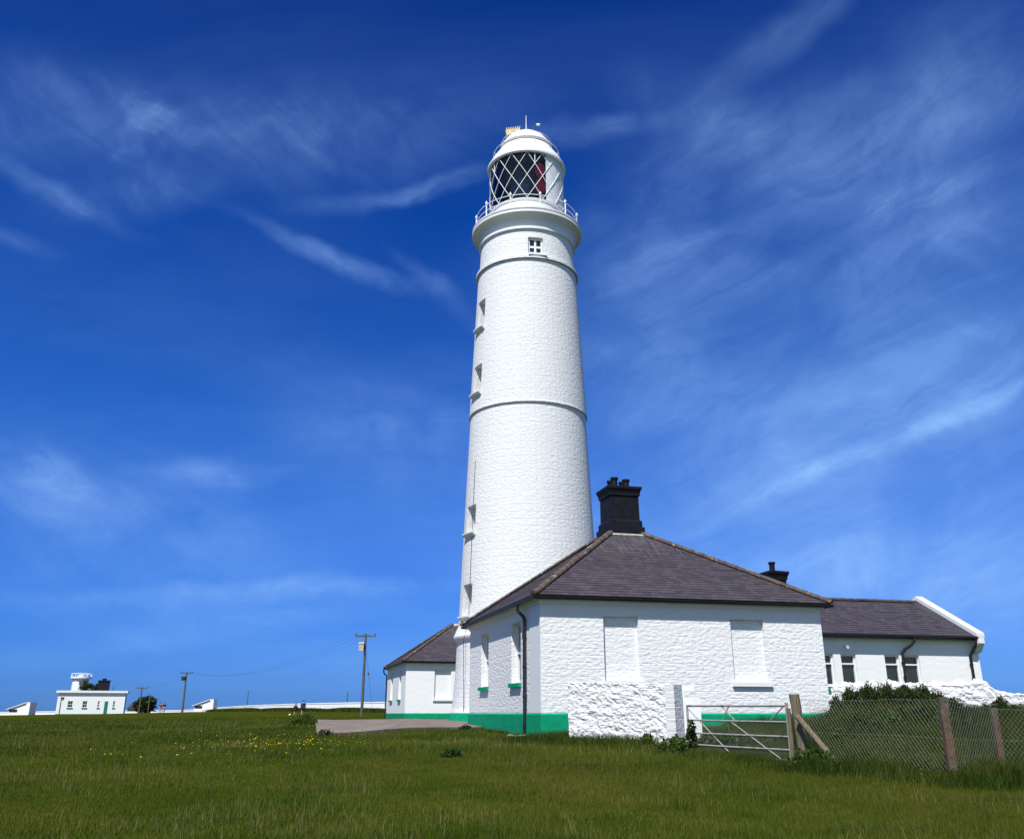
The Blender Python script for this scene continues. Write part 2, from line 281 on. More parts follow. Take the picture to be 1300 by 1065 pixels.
# ---------------------------------------------------------------- mesh helpers
class MB:
    def __init__(s): s.v = []; s.f = []; s.uv = []; s.sm = []
    def face(s, pts, uvs=None, smooth=False):
        i = len(s.v); s.v += [tuple(p) for p in pts]; s.f.append(tuple(range(i, i+len(pts))))
        s.uv.append(uvs if uvs else [(p[0]+p[1], p[2]) for p in pts]); s.sm.append(smooth)
    def hexa(s, P):       # 8 corners: bottom ring 0-3, top ring 4-7 (ccw seen from above)
        for q in ((3, 2, 1, 0), (4, 5, 6, 7), (0, 1, 5, 4), (1, 2, 6, 5), (2, 3, 7, 6), (3, 0, 4, 7)):
            s.face([P[k] for k in q])
        return s
    def box(s, x0, x1, y0, y1, z0, z1):
        return s.hexa([(x0, y0, z0), (x1, y0, z0), (x1, y1, z0), (x0, y1, z0), (x0, y0, z1), (x1, y0, z1), (x1, y1, z1), (x0, y1, z1)])
    def frustum(s, cx, cy, z0, z1, a0, b0, a1, b1):
        return s.hexa([(cx+i*a0, cy+j*b0, z0) for i, j in ((-1, -1), (1, -1), (1, 1), (-1, 1))]+[(cx+i*a1, cy+j*b1, z1) for i, j in ((-1, -1), (1, -1), (1, 1), (-1, 1))])
    def grid(s, rows, smooth=True, uvf=None, closed=False):
        """rows of points share vertices"""
        b = len(s.v); n = len(rows[0])
        for r in rows: s.v += [tuple(p) for p in r]
        for i in range(len(rows)-1):
            for j in range(n if closed else n-1):
                k = (j+1) % n; s.f.append((b+i*n+j, b+i*n+k, b+(i+1)*n+k, b+(i+1)*n+j))
                if uvf: s.uv.append([uvf(i, j), uvf(i, j+1), uvf(i+1, j+1), uvf(i+1, j)])
                else: s.uv.append([(rows[a][c][0]+rows[a][c][1], rows[a][c][2]) for a, c in ((i, j), (i, k), (i+1, k), (i+1, j))])
                s.sm.append(smooth)
        return s
    def tube(s, pts, r, n=8, cap=True, smooth=True):
        pts = [Vector(p) for p in pts]; rs = r if isinstance(r, (list, tuple)) else [r]*len(pts); rows = []; ref = None
        for i, p in enumerate(pts):
            d = (pts[min(i+1, len(pts)-1)]-pts[max(i-1, 0)]).normalized()
            if ref is None: ref = Vector((0, 0, 1)) if abs(d.z) < .9 else Vector((1, 0, 0))
            a = d.cross(ref).normalized(); b = d.cross(a).normalized()
            rows.append([p+(a*math.cos(t)+b*math.sin(t))*rs[i] for t in (2*math.pi*k/n for k in range(n))])
        s.grid(rows, smooth, None, True)
        if cap: s.face(rows[0][::-1]); s.face(rows[-1])
        return s
    def lathe(s, prof, n=48, cx=0, cy=0, smooth=False, a0=0.0, a1=2*math.pi):
        closed = abs(a1-a0-2*math.pi) < 1e-6; m = n if closed else n+1
        for (r0, z0), (r1, z1) in zip(prof[:-1], prof[1:]):
            rows = [[(cx+r*math.sin(a0+(a1-a0)*k/n), cy-r*math.cos(a0+(a1-a0)*k/n), z) for k in range(m)] for r, z in ((r0, z0), (r1, z1))]
            s.grid(rows, True, lambda i, j: ((a1-a0)*j/n*max(r0, r1, .05), (z0, z1)[i] if abs(z1-z0) > 1e-4 else (r0, r1)[i]), closed)
        return s
    def blob(s, c, r, n=8, seed=0, amp=.15):
        rows = []
        for i in range(n+1):
            t = math.pi*i/n; row = []
            for j in range(2*n):
                d = Vector((math.sin(t)*math.cos(math.pi*j/n), math.sin(t)*math.sin(math.pi*j/n), -math.cos(t)))
                k = 1+amp*noise.noise(d*1.7+Vector((seed*3.1, 0, seed)))*2
                row.append((c[0]+d.x*r[0]*k, c[1]+d.y*r[1]*k, c[2]+d.z*r[2]*k))
            rows.append(row)
        return s.grid(rows, True, None, True)
    def build(s, name, m, parent=None, **kw):
        me = bpy.data.meshes.new(name); me.from_pydata(s.v, [], s.f)
        uvl = me.uv_layers.new(name='UVMap'); flat = [c for f in s.uv for q in f for c in q]; uvl.data.foreach_set('uv', flat)
        me.polygons.foreach_set('use_smooth', s.sm); me.materials.append(m); me.update()
        o = bpy.data.objects.new(name, me); col.objects.link(o)
        if parent: o.parent = parent
        tag(o, **kw); return o
def tag(o, label=None, cat=None, group=None, kind=None):
    for k, v in (('label', label), ('category', cat), ('group', group), ('kind', kind)):
        if v: o[k] = v
def thing(name, loc, rz=0.0, label=None, cat=None, group=None):
    o = bpy.data.objects.new(name, None); o.empty_display_size = .3; col.objects.link(o); o.location = loc; o.rotation_euler = (0, 0, rz)
    tag(o, label, cat, group); return o
def raw(name, verts, faces, m, rnd=None, parent=None, smooth=False, **kw):
    """numpy mesh; faces all the same length; rnd = one value per vertex"""
    me = bpy.data.meshes.new(name); nv, nf, k = len(verts), len(faces), faces.shape[1]
    me.vertices.add(nv); me.vertices.foreach_set('co', verts.astype(np.float32).ravel())
    me.loops.add(nf*k); me.loops.foreach_set('vertex_index', faces.astype(np.int32).ravel())
    me.polygons.add(nf); me.polygons.foreach_set('loop_start', np.arange(0, nf*k, k, dtype=np.int32))
    if smooth: me.polygons.foreach_set('use_smooth', np.ones(nf, dtype=bool))
    me.update(calc_edges=True)
    if rnd is not None: a = me.attributes.new('rnd', 'FLOAT', 'POINT'); a.data.foreach_set('value', rnd.astype(np.float32))
    me.materials.append(m); o = bpy.data.objects.new(name, me); col.objects.link(o)
    if parent: o.parent = parent
    tag(o, **kw); return o

# ---------------------------------------------------------------- terrain
CP = np.array([(0, 0, 0), (-15, 0, -.1), (15, 0, 0), (0, -25, -.5), (0, 18, .57), (-12, 18, .55), (9, 17.5, .52),
 (.9, 29.3, .90), (-8, 30, .92), (-20, 30, .86), (-3, 35, 1.04), (4.4, 24.3, .80), (5.95, 20.9, .60), (3.2, 26.3, .90), (8, 30.4, .98), (10.7, 31.2, 1.02), (4.9, 28.8, 1.0), (7.6, 25, .84),
 (11, 28, 1.44), (15, 28, 1.44), (8, 17.5, .5), (9.2, 18, .55), (14, 20, .85), (9.5, 24, 1.1), (25, 30, 1.5), (25, 45, 1.5), (0, 46, 1.12), (-3.5, 41, 1.10), (0, 60, 1.14), (-8, 68, 1.14),
 (15, 60, 1.2), (-13, 80, 1.16), (-20, 60, 1.05), (-40, 60, .95), (-14, 95, 1.25), (-27.3, 124, 1.34), (-20.8, 150, 1.95), (-45, 165, 1.85), (-64, 200, 1.80), (-90, 235, 1.20), (-74, 170, 1.44), (-50, 120, 1.15), (-110, 210, 1.0),
 (0, 150, 2.0), (40, 150, 1.9), (60, 80, 1.6), (0, 300, 1.5), (-150, 300, 1), (150, 300, 1.5), (-200, 150, .7), (200, 150, 1.5), (-100, 0, 0), (100, 0, .5), (-60, 30, .7)], float)
def _tps(r2): return np.where(r2 > 1e-9, r2*np.log(np.maximum(r2, 1e-9))*.5, 0)
_n = len(CP); _d = ((CP[:, None, :2]-CP[None, :, :2])**2).sum(-1)
_K = _tps(_d)+np.eye(_n)*.5; _P = np.c_[np.ones(_n), CP[:, :2]]
_A = np.block([[_K, _P], [_P.T, np.zeros((3, 3))]]); _w = np.linalg.solve(_A, np.r_[CP[:, 2], 0, 0, 0])
def gz_arr(x, y):
    x = np.asarray(x, float); y = np.asarray(y, float); s = _w[_n]+_w[_n+1]*x+_w[_n+2]*y
    for i in range(_n): s = s+_w[i]*_tps((x-CP[i, 0])**2+(y-CP[i, 1])**2)
    und = .035*np.sin(x*.9+1.3*np.sin(y*.43))*np.cos(y*.7+.8*np.sin(x*.5))
    s = np.clip(s, -1.2, 2.3)+und
    edge = np.maximum(np.maximum((y-300)/25, (np.abs(x)-260)/30), (-40-y)/30)
    return s-np.clip(edge, 0, 1)*24
def gz(x, y): return float(gz_arr(np.array([x]), np.array([y]))[0])
def axis(parts):
    out = []
    for a, b, st in parts: out += list(np.arange(a, b, st))
    return np.array(out+[parts[-1][1]])
gx_ = axis([(-320, -60, 8), (-60, -22, 1), (-22, 22, .35), (22, 60, 1), (60, 320, 8)])
gy_ = axis([(-100, 0, 8), (0, 45, .35), (45, 100, 1), (100, 340, 4)])
X, Y = np.meshgrid(gx_, gy_); Z = gz_arr(X, Y); nx, ny = len(gx_), len(gy_)
V = np.c_[X.ravel(), Y.ravel(), Z.ravel()]; I = np.arange(nx*ny).reshape(ny, nx)
Fq = np.c_[I[:-1, :-1].ravel(), I[:-1, 1:].ravel(), I[1:, 1:].ravel(), I[1:, :-1].ravel()]
raw('ground', V, Fq, M['ground'], smooth=True, kind='structure')
def f_sea(N, p, o):
    co = obj_co(N); p.inputs['Base Color'].default_value = (.02, .07, .13, 1); p.inputs['Roughness'].default_value = .25
    N.set(p.inputs['Normal'], bump(N, N.noise(co, .12, 5, .6), .6, .8))
s = MB(); s.face([(-30000, -30000, -18), (30000, -30000, -18), (30000, 30000, -18), (-30000, 30000, -18)]); s.build('sea', mat('sea water', f_sea), kind='structure')

# concrete apron on the lawn (a slab that follows the lie of the land)
def drape(name, poly_px, m, lift, kind='structure'):
    q = [at(*p) for p in poly_px]; n1, n2 = 40, 26; rows = []
    for j in range(n2+1):
        t = j/n2; a = q[0].lerp(q[3], t); b = q[1].lerp(q[2], t); row = []
        for i in range(n1+1):
            p = a.lerp(b, i/n1); row.append((p.x, p.y, gz(p.x, p.y)+lift))
        rows.append(row)
    mb = MB(); mb.grid(rows, True)
    rim = rows[0]+[r[-1] for r in rows[1:]]+rows[-1][-2::-1]+[r[0] for r in rows[-2:0:-1]]
    rim2 = [(p[0], p[1], p[2]-.25) for p in rim]; mb.grid([rim2, rim], False, None, True); return mb.build(name, m, kind=kind)
PAD = [(402, 938, 29.6), (612, 924, 36.5), (640, 914, 62), (398, 914.3, 62)]
drape('concrete_apron', PAD, M['paving'], .10)
PADW = [(at(*p).x, at(*p).y) for p in PAD]
def in_poly(x, y, poly):
    ins = np.zeros(x.shape, bool); j = len(poly)-1
    for i in range(len(poly)):
        xi, yi = poly[i]; xj, yj = poly[j]
        c = ((yi > y) != (yj > y)) & (x < (xj-xi)*(y-yi)/(yj-yi+1e-12)+xi); ins ^= c; j = i
    return ins

# ---------------------------------------------------------------- cottages
PHI = R(14.3)
def wall_panel(mb, O, U, L, z0, z1, holes, depth, N, blind=True):
    """vertical wall from O along U (length L) with outward normal N; holes (u0,u1,z0,z1) are recessed by depth"""
    O = Vector(O); U = Vector(U); N = Vector(N)
    us = sorted({0, L, *[h[0] for h in holes], *[h[1] for h in holes]}); zs = sorted({z0, z1, *[h[2] for h in holes], *[h[3] for h in holes]})
    def P(u, z, d=0): return O+U*u-N*d+Vector((0, 0, z))
    for a, b in zip(us[:-1], us[1:]):
        for c, d in zip(zs[:-1], zs[1:]):
            if any(h[0] <= a and b <= h[1] and h[2] <= c and d <= h[3] for h in holes): continue
            mb.face([P(a, c), P(b, c), P(b, d), P(a, d)], [(a, c), (b, c), (b, d), (a, d)])
    for a, b, c, d in holes:
        for q in (((a, c, 0), (b, c, 0), (b, c, depth), (a, c, depth)), ((a, d, depth), (b, d, depth), (b, d, 0), (a, d, 0)),
                  ((a, c, 0), (a, c, depth), (a, d, depth), (a, d, 0)), ((b, c, depth), (b, c, 0), (b, d, 0), (b, d, depth))):
            mb.face([P(*k) for k in q], [(k[0]+k[2], k[1]) for k in q])
        if blind: mb.face([P(a, c, depth), P(b, c, depth), P(b, d, depth), P(a, d, depth)], [(a, c), (b, c), (b, d), (a, d)])
def slates(mb, a, b, c, d, row=.2):
    """roof plane: a-b eave edge, d-c upper edge, laid in stepped courses"""
    a, b, c, d = map(Vector, (a, b, c, d)); ln = ((d+c)/2-(a+b)/2).length; n = max(2, round(ln/row)); nm = (b-a).cross(d-a).normalized()
    Ud = (b-a).normalized()
    for i in range(n):
        t0, t1 = i/n, (i+1)/n; p, q = a.lerp(d, t0), b.lerp(c, t0); r, s_ = b.lerp(c, t1), a.lerp(d, t1)
        w = .016+.006*random.random(); P, Q = p+nm*w, q+nm*w; R2, S = r+nm*.003, s_+nm*.003
        u = lambda v: (v-a).dot(Ud); mb.face([P, Q, R2, S], [(u(P), i*.2+.01), (u(Q), i*.2+.01), (u(R2), i*.2+.19), (u(S), i*.2+.19)])
        mb.face([p, q, Q, P], [(u(p), i*.2), (u(q), i*.2), (u(q), i*.2+.01), (u(p), i*.2+.01)])
def sash_window(parent, O, U, N, u0, u1, z0, z1, depth, style='sash', sill='green', frame_m='white', sillname='sill'):
    """frame, bars, pane and sill inside a recess"""
    O = Vector(O); U = Vector(U); N = Vector(N)
    def P(u, z, d): return O+U*u-N*d+Vector((0, 0, z))
    def bar(mb, a, b, c, d, d0, d1):
        mb.hexa([P(a, c, d0), P(b, c, d0), P(b, c, d1), P(a, c, d1), P(a, d, d0), P(b, d, d0), P(b, d, d1), P(a, d, d1)])
    mb = MB(); w = .07; g = .004
    bar(mb, u0+g, u0+w, z0+g, z1-g, depth-.09, depth+.02); bar(mb, u1-w, u1-g, z0+g, z1-g, depth-.09, depth+.02)
    bar(mb, u0+w, u1-w, z0+g, z0+w+.02, depth-.088, depth+.018); bar(mb, u0+w, u1-w, z1-w, z1-g, depth-.088, depth+.018)
    zm = (z0+z1)/2 if style == 'sash' else z1-(z1-z0)*.30
    if style != 'slit': bar(mb, u0+w, u1-w, zm-.03, zm+.03, depth-.10, depth+.01)
    if style == 'sash': bar(mb, (u0+u1)/2-.014, (u0+u1)/2+.014, z0+w+.02, z1-w, depth-.06, depth)
    fr = mb.build('window', M[frame_m], parent)
    pb = MB(); pb.face([P(u0+w, z0+w, depth-.02), P(u1-w, z0+w, depth-.02), P(u1-w, z1-w, depth-.02), P(u0+w, z1-w, depth-.02)]); pb.build('pane', M['pane'], fr)
    if sill:
        sb = MB(); bar(sb, u0-.07, u1+.07, z0-.13, z0-.002, -.11, depth-.02); sb.build(sillname, M[sill], fr)
    return fr
def hip_row(parent, a, b, r=.11):
    a, b = Vector(a), Vector(b); n = max(3, int((b-a).length/.42)); mb = MB(); d = (b-a)/n
    side = d.cross(Vector((0, 0, 1))).normalized(); up = side.cross(d).normalized()
    if up.z < 0: up = -up
    for i in range(n):
        p = a+d*i; q = p+d*1.04; rows = []
        for o_, rr in ((p, r*1.12), (q, r*.98)):
            rows.append([o_+(side*math.cos(t)*1.15+up*math.sin(t)*.75)*rr+up*.01 for t in np.linspace(-.3, math.pi+.3, 9)])
        mb.grid(rows, True); mb.face(rows[0])
    return mb.build('hip_tiles', M['lichen'], parent)
def downpipe(parent, pts, r=.055):
    o = MB().tube(pts, r, 10).build('downpipe', M['gutter'], parent)
    ztop, zbot = pts[-2][2], pts[-1][2]; x, y = pts[-1][:2]
    for k in range(4):
        z = zbot+(ztop-zbot)*(k+.4)/4; MB().tube([(x, y, z-.03), (x, y, z+.03)], r*1.3, 10).build('pipe_collar', M['gutter'], o)
    return o
def chimney(parent, cx, cy, zb, body, h, pots, base=(.16, .09), M_=None):
    """zb: where the stack leaves the roof; body = half width"""
    m = M['black']; mb = MB(); b0, b1 = base
    mb.frustum(cx, cy, zb-.5, zb+.26, body+b0, body+b0, body+b0, body+b0)
    mb.frustum(cx, cy, zb+.26, zb+.50, body+b1, body+b1, body+b1, body+b1)
    mb.frustum(cx, cy, zb+.50, zb+.56, body+b1-.01, body+b1-.01, body+.01, body+.01)
    mb.frustum(cx, cy, zb+.56, zb+h-.36, body, body, body*.985, body*.985)
    mb.frustum(cx, cy, zb+h-.36, zb+h-.26, body+.04, body+.04, body+.04, body+.04)
    mb.frustum(cx, cy, zb+h-.26, zb+h-.10, body+.04, body+.04, body+.09, body+.09)
    mb.frustum(cx, cy, zb+h-.10, zb+h, body+.11, body+.11, body+.11, body+.11)
    mb.frustum(cx, cy, zb+h, zb+h+.06, body+.06, body+.06, body*.6, body*.6)
    ch = mb.build('chimney', m, parent)
    for px, py, ph in pots:
        MB().lathe([(.15, zb+h), (.15, zb+h+.08), (.125, zb+h+.1), (.12, zb+h+ph-.1), (.155, zb+h+ph-.08), (.155, zb+h+ph), (.10, zb+h+ph), (.09, zb+h+.1)], 20, cx+px, cy+py).build('chimney_pot', m, ch)
    return ch
def cottage(loc, label, rough=True, with_chimney=True, front_holes=None):
    L, D, H, PL = 9.92, 10.8, 4.4, 1.0; t = thing('cottage', loc, PHI, label, 'house', 'lighthouse keepers cottages')
    fh = [(2.08, 3.28, 1.95, 3.93), (6.53, 7.74, 1.95, 3.93)]; lh = [(2.45, 3.72, 1.95, 3.95), (7.3, 8.6, 1.95, 3.95)]
    wm = M['wall'] if rough else M['wall_soft']
    mb = MB(); wall_panel(mb, (0, 0, 0), (1, 0, 0), L, PL, H, fh, .15, (0, -1, 0)); 
    wall_panel(mb, (0, D, 0), (0, -1, 0), D, PL, H, [(D-b, D-a, c, d) for a, b, c, d in lh], .30, (-1, 0, 0))
    wall_panel(mb, (L, 0, 0), (0, 1, 0), D, PL, H, [], .2, (1, 0, 0)); wall_panel(mb, (L, D, 0), (-1, 0, 0), L, PL, H, [], .2, (0, 1, 0))
    mb.build('wall', wm, t)
    p = .045; pb = MB(); z = PL
    for O, U, N, ln in (((-p, -p, 0), (1, 0, 0), (0, -1, 0), L+2*p), ((-p, D+p, 0), (0, -1, 0), (-1, 0, 0), D+2*p), ((L+p, -p, 0), (0, 1, 0), (1, 0, 0), D+2*p), ((L+p, D+p, 0), (-1, 0, 0), (0, 1, 0), L+2*p)):
        wall_panel(pb, O, U, ln, -.6, z-.05, [], .1, N)
        O2 = Vector(O); U2 = Vector(U); N2 = Vector(N); q = p
        a, b = O2+Vector((0, 0, z-.05)), O2+U2*ln+Vector((0, 0, z-.05)); c, d = O2+U2*(ln-q)-N2*q+Vector((0, 0, z+.002)), O2+U2*q-N2*q+Vector((0, 0, z+.002))
        pb.face([a, b, c, d], [(0, z), (ln, z), (ln-q, z+.05), (q, z+.05)])
    pb.build('plinth', M['green'], t)
    # window joinery on the side wall, sills on the blind windows
    for a, b, c, d in lh: sash_window(t, (0, D, 0), (0, -1, 0), (-1, 0, 0), D-b, D-a, c, d, .30, 'sash', 'green')
    for a, b, c, d in fh: MB().box(a-.10, b+.10, -.10, .14, c-.14, c-.002).build('blind_window_sill', M['white'], t)
    # eaves: soffit board, fascia, gutter
    o = .25; sb = MB(); sb.hexa([(-o, -o, H), (L+o, -o, H), (L+o, D+o, H), (-o, D+o, H), (-o, -o, H+.07), (L+o, -o, H+.07), (L+o, D+o, H+.07), (-o, D+o, H+.07)])
    sb.build('soffit', M['white'], t)
    mo = MB(); m_ = .09
    for k, (zz0, zz1, e) in enumerate(((H-.13, H-.002, .05), (H-.06, H-.004, .11))):
        mo.hexa([(-e, -e, zz0), (L+e, -e, zz0), (L+e, D+e, zz0), (-e, D+e, zz0), (-e, -e, zz1), (L+e, -e, zz1), (L+e, D+e, zz1), (-e, D+e, zz1)])
    mo.build('eaves_moulding', M['white'], t)
    gz0 = H-.02; g = o+.10; go = MB()
    for (ax, ay), (bx, by), (nx_, ny_) in (((-o, -o), (L+o, -o), (0, -1)), ((-o, D+o), (-o, -o), (-1, 0)), ((L+o, -o), (L+o, D+o), (1, 0)), ((L+o, D+o), (-o, D+o), (0, 1))):
        rows = []
        dx, dy = (bx-ax), (by-ay); ln = math.hypot(dx, dy); dx /= ln; dy /= ln
        for e, (qx, qy) in ((-1, (ax, ay)), (1, (bx, by))):
            row = []
            for tt in np.linspace(0, math.pi, 9):
                off = .005+.05*(1+math.cos(tt)); zz = gz0+.09-.10*math.sin(tt)
                row.append((qx+nx_*off+dx*e*off, qy+ny_*off+dy*e*off, zz))
            rows.append(row)
        go.grid(rows, True)
        e0 = .004; go.face([(ax+nx_*e0-dx*e0, ay+ny_*e0-dy*e0, H-.03), (bx+nx_*e0+dx*e0, by+ny_*e0+dy*e0, H-.03), (bx+nx_*e0+dx*e0, by+ny_*e0+dy*e0, H+.13), (ax+nx_*e0-dx*e0, ay+ny_*e0-dy*e0, H+.13)])
    go.build('gutter', M['gutter'], t)
    # hipped slate roof
    cx, cy, k, zt, e = L/2-.12, D/2-.1, .66, 7.52, o+.06; ze = H+.10
    c0 = [(-e, -e, ze), (L+e, -e, ze), (L+e, D+e, ze), (-e, D+e, ze)]; c1 = [(cx-k, cy-k, zt), (cx+k, cy-k, zt), (cx+k, cy+k, zt), (cx-k, cy+k, zt)]
    rb = MB()
    for i in range(4): j = (i+1) % 4; slates(rb, c0[i], c0[j], c1[j], c1[i])
    rb.face(c1); rb.face([(x, y, z-.002) for x, y, z in c0[::-1]])
    rf = rb.build('roof', M['slate'], t)
    for i in range(4): hip_row(rf, Vector(c0[i])+Vector((0, 0, .02)), Vector(c1[i])+Vector((0, 0, .03)))
    fl = MB()
    for i in range(4):
        j = (i+1) % 4; a, b = Vector(c1[i]), Vector(c1[j]); oo = (((a+b)/2)-Vector((cx, cy, zt))).normalized()
        dn = oo*.20+Vector((0, 0, -.11)); up = Vector((0, 0, .03))
        fl.face([a+dn+up, b+dn+up, b-oo*.06+up*3.2, a-oo*.06+up*3.2])
    fl.build('roof_flashing', M['mortar'], rf)
    if with_chimney:
        chimney(t, cx, cy, zt+.02, .60, 1.88, [(-.26, -.24, .42), (.22, -.26, .36), (-.24, .26, .40), (.26, .24, .38)], (.14, .07))
    # downpipe on the side wall
    return t
A0 = Vector((.898, 29.30, .60))
cotA = cottage(A0, 'near white cottage with green plinth and tall black chimney, behind the rubble wall and gate')
downpipe(cotA, [(-.30, 1.75, 4.38), (-.30, 1.75, 4.25), (-.26, 1.72, 4.15), (-.12, 1.68, 4.02), (-.085, 1.66, 3.9), (-.085, 1.66, .22)])
cotB = cottage(Vector((-7.58, 67.98, .60)), 'far white cottage with green plinth, half hidden behind the lighthouse', rough=False, with_chimney=False)
downpipe(cotB, [(-.36, 10.7, 4.38), (-.36, 10.7, 4.2), (-.30, 10.72, 4.05), (-.12, 10.74, 3.92), (-.085, 10.75, 3.8), (-.085, 10.75, .45)])
# smooth painted quoin strip at the near corner
MB().box(-.02, .0-.002, .0, 1.25, 1.0, 4.24).build('quoin_strip', M['white'], cotA)

# ---------------------------------------------------------------- long outbuilding on the right
def outbuilding():
    e1 = Vector((math.cos(PHI), math.sin(PHI), 0)); base = Vector((12.55, 37.98, .60)); L0, L1 = -3.2, 7.1; D = 6.2; H = 4.0; RZ = 5.66
    t = thing('outbuilding', base, PHI, 'long low white outbuilding with slate roof and raised white gable end', 'building')
    wins = [(-.38, .42, 2.0, 3.25), (.75, 1.45, 2.0, 3.25), (2.78, 3.48, 2.0, 3.25), (3.72, 4.42, 2.0, 3.25)]
    mb = MB(); O = (L0, 0, 0); wall_panel(mb, O, (1, 0, 0), L1-L0, .2, H, [(a-L0, b-L0, c, d) for a, b, c, d in wins], .18, (0, -1, 0))
    for x, N, O2, U in ((L1, (1, 0, 0), (L1, 0, 0), (0, 1, 0)), (L0, (-1, 0, 0), (L0, D, 0), (0, -1, 0))):
        wall_panel(mb, O2, U, D, .2, H, [], .1, N); mb.face([(x, 0, H), (x, D, H), (x, D/2, RZ+.02)])
    wall_panel(mb, (L1, D, 0), (-1, 0, 0), L1-L0, .2, H, [], .1, (0, 1, 0)); mb.build('wall', M['wall_soft'], t)
    pb = MB(); wall_panel(pb, (L0-.04, -.04, 0), (1, 0, 0), L1-L0+.08, -.6, .99, [], .1, (0, -1, 0)); pb.face([(L0-.04, -.04, .99), (L1+.04, -.04, .99), (L1+.04, 0, .995), (L0-.04, 0, .995)])
    pb.build('plinth', M['green'], t)
    for w in wins: sash_window(t, (0, 0, 0), (1, 0, 0), (0, -1, 0), *w, .18, 'light', 'green')
    o = .30; rise = (RZ-H)/(D/2); rb = MB()
    a = (L0, -o, H-o*rise+.12); b = (L1-.02, -o, H-o*rise+.12); c = (L1-.02, D/2, RZ+.12); d = (L0, D/2, RZ+.12)
    slates(rb, a, b, c, d); a2 = (L1-.02, D+o, H-o*rise+.12); b2 = (L0, D+o, H-o*rise+.12); slates(rb, a2, b2, d, c)
    rb.face([(L0, -o, H-o*rise+.02), (L0, D/2, RZ+.02), (L1-.02, D/2, RZ+.02), (L1-.02, -o, H-o*rise+.02)])
    rf = rb.build('roof', M['slate'], t)
    rr = hip_row(rf, (L0, D/2, RZ+.13), (L1-.1, D/2, RZ+.13)); rr.name = 'ridge_tiles'; rr.data.materials[0] = M['ridge']
    # soffit, gutter
    MB().box(L0, L1-.005, -o+.01, -.002, H-.14, H-.08).build('soffit', M['white'], t)
    g = MB(); g.tube([(L0+.02, -o-.06, H-.03), (L1+.02, -o-.06, H-.03)], .075, 10); g.box(L0, L1-.004, -o-.02, -o+.008, H-.15, H+.05); g.build('gutter', M['gutter'], t)
    # gable parapet with coping and kneeler
    for sgn in (1,):
        cp = MB(); th, w = .12, .20
        x0, x1 = L1-.03, L1+.34
        for (ya, za), (yb, zb) in (((-.42, H-.42*rise+.22), (D/2, RZ+.24)), ((D+.42, H-.42*rise+.22), (D/2, RZ+.24))):
            cp.hexa([(x0, ya, za), (x1, ya, za), (x1, yb, zb), (x0, yb, zb), (x0, ya, za+.17), (x1, ya, za+.17), (x1, yb, zb+.17), (x0, yb, zb+.17)] if ya < yb else
                    [(x1, ya, za), (x0, ya, za), (x0, yb, zb), (x1, yb, zb), (x1, ya, za+.17), (x0, ya, za+.17), (x0, yb, zb+.17), (x1, yb, zb+.17)])
        cp.build('gable_coping', M['white'], t)
        gb = MB(); gb.hexa([(L1+.002, .0, .2), (L1+.25, .0, .2), (L1+.25, D, .2), (L1+.002, D, .2), (L1+.002, 0, H+.0), (L1+.25, 0, H+.0), (L1+.25, D, H+.0), (L1+.002, D, H+.0)])
        for y0, y1 in ((-.36, D/2), (D+.36, D/2)):
            za = H-.36*rise
            q = [(L1+.004, y0, za), (L1+.248, y0, za), (L1+.248, y1, RZ), (L1+.004, y1, RZ)]
            q = q if y0 < y1 else [q[1], q[0], q[3], q[2]]
            q0 = [(x, y, z-.0 if k < 2 else z-.4) for k, (x, y, z) in enumerate(q)]; q1 = [(x, y, z+.24) for x, y, z in q]; gb.hexa(q0+q1)
        gb.build('gable_parapet', M['wall_soft'], t)
        kn = MB()
        kn.hexa([(L1-.01, -.12, H-.62), (L1+.30, -.12, H-.62), (L1+.30, .1, H-.62), (L1-.01, .1, H-.62), (L1-.01, -.40, H-.25), (L1+.30, -.40, H-.25), (L1+.30, .1, H-.25), (L1-.01, .1, H-.25)])
        kn.box(L1-.012, L1+.302, -.42, .1, H-.25, H+.04)
        kn.build('kneeler', M['white'], t)
    downpipe(t, [(4.02, -.36, H-.1), (4.02, -.36, H-.22), (3.92, -.30, H-.36), (3.70, -.12, H-.55), (3.60, -.075, H-.70), (3.58, -.075, 1.0)], .06)
    downpipe(t, [(L1-.10, -.36, H-.1), (L1-.10, -.36, H-.28), (L1-.16, -.22, H-.5), (L1-.24, -.08, H-.75), (L1-.24, -.075, 1.0)], .06)
    chimney(t, -.12, D/2, RZ-.12, .40, 1.36, [(-.02, .0, .46)], (.08, .04))
    MB().tube([(1.0, -.02, 3.55), (1.0, -.22, 3.50)], [.05, .07], 10).build('wall_lamp', M['white'], t)
    return t
outbuilding()

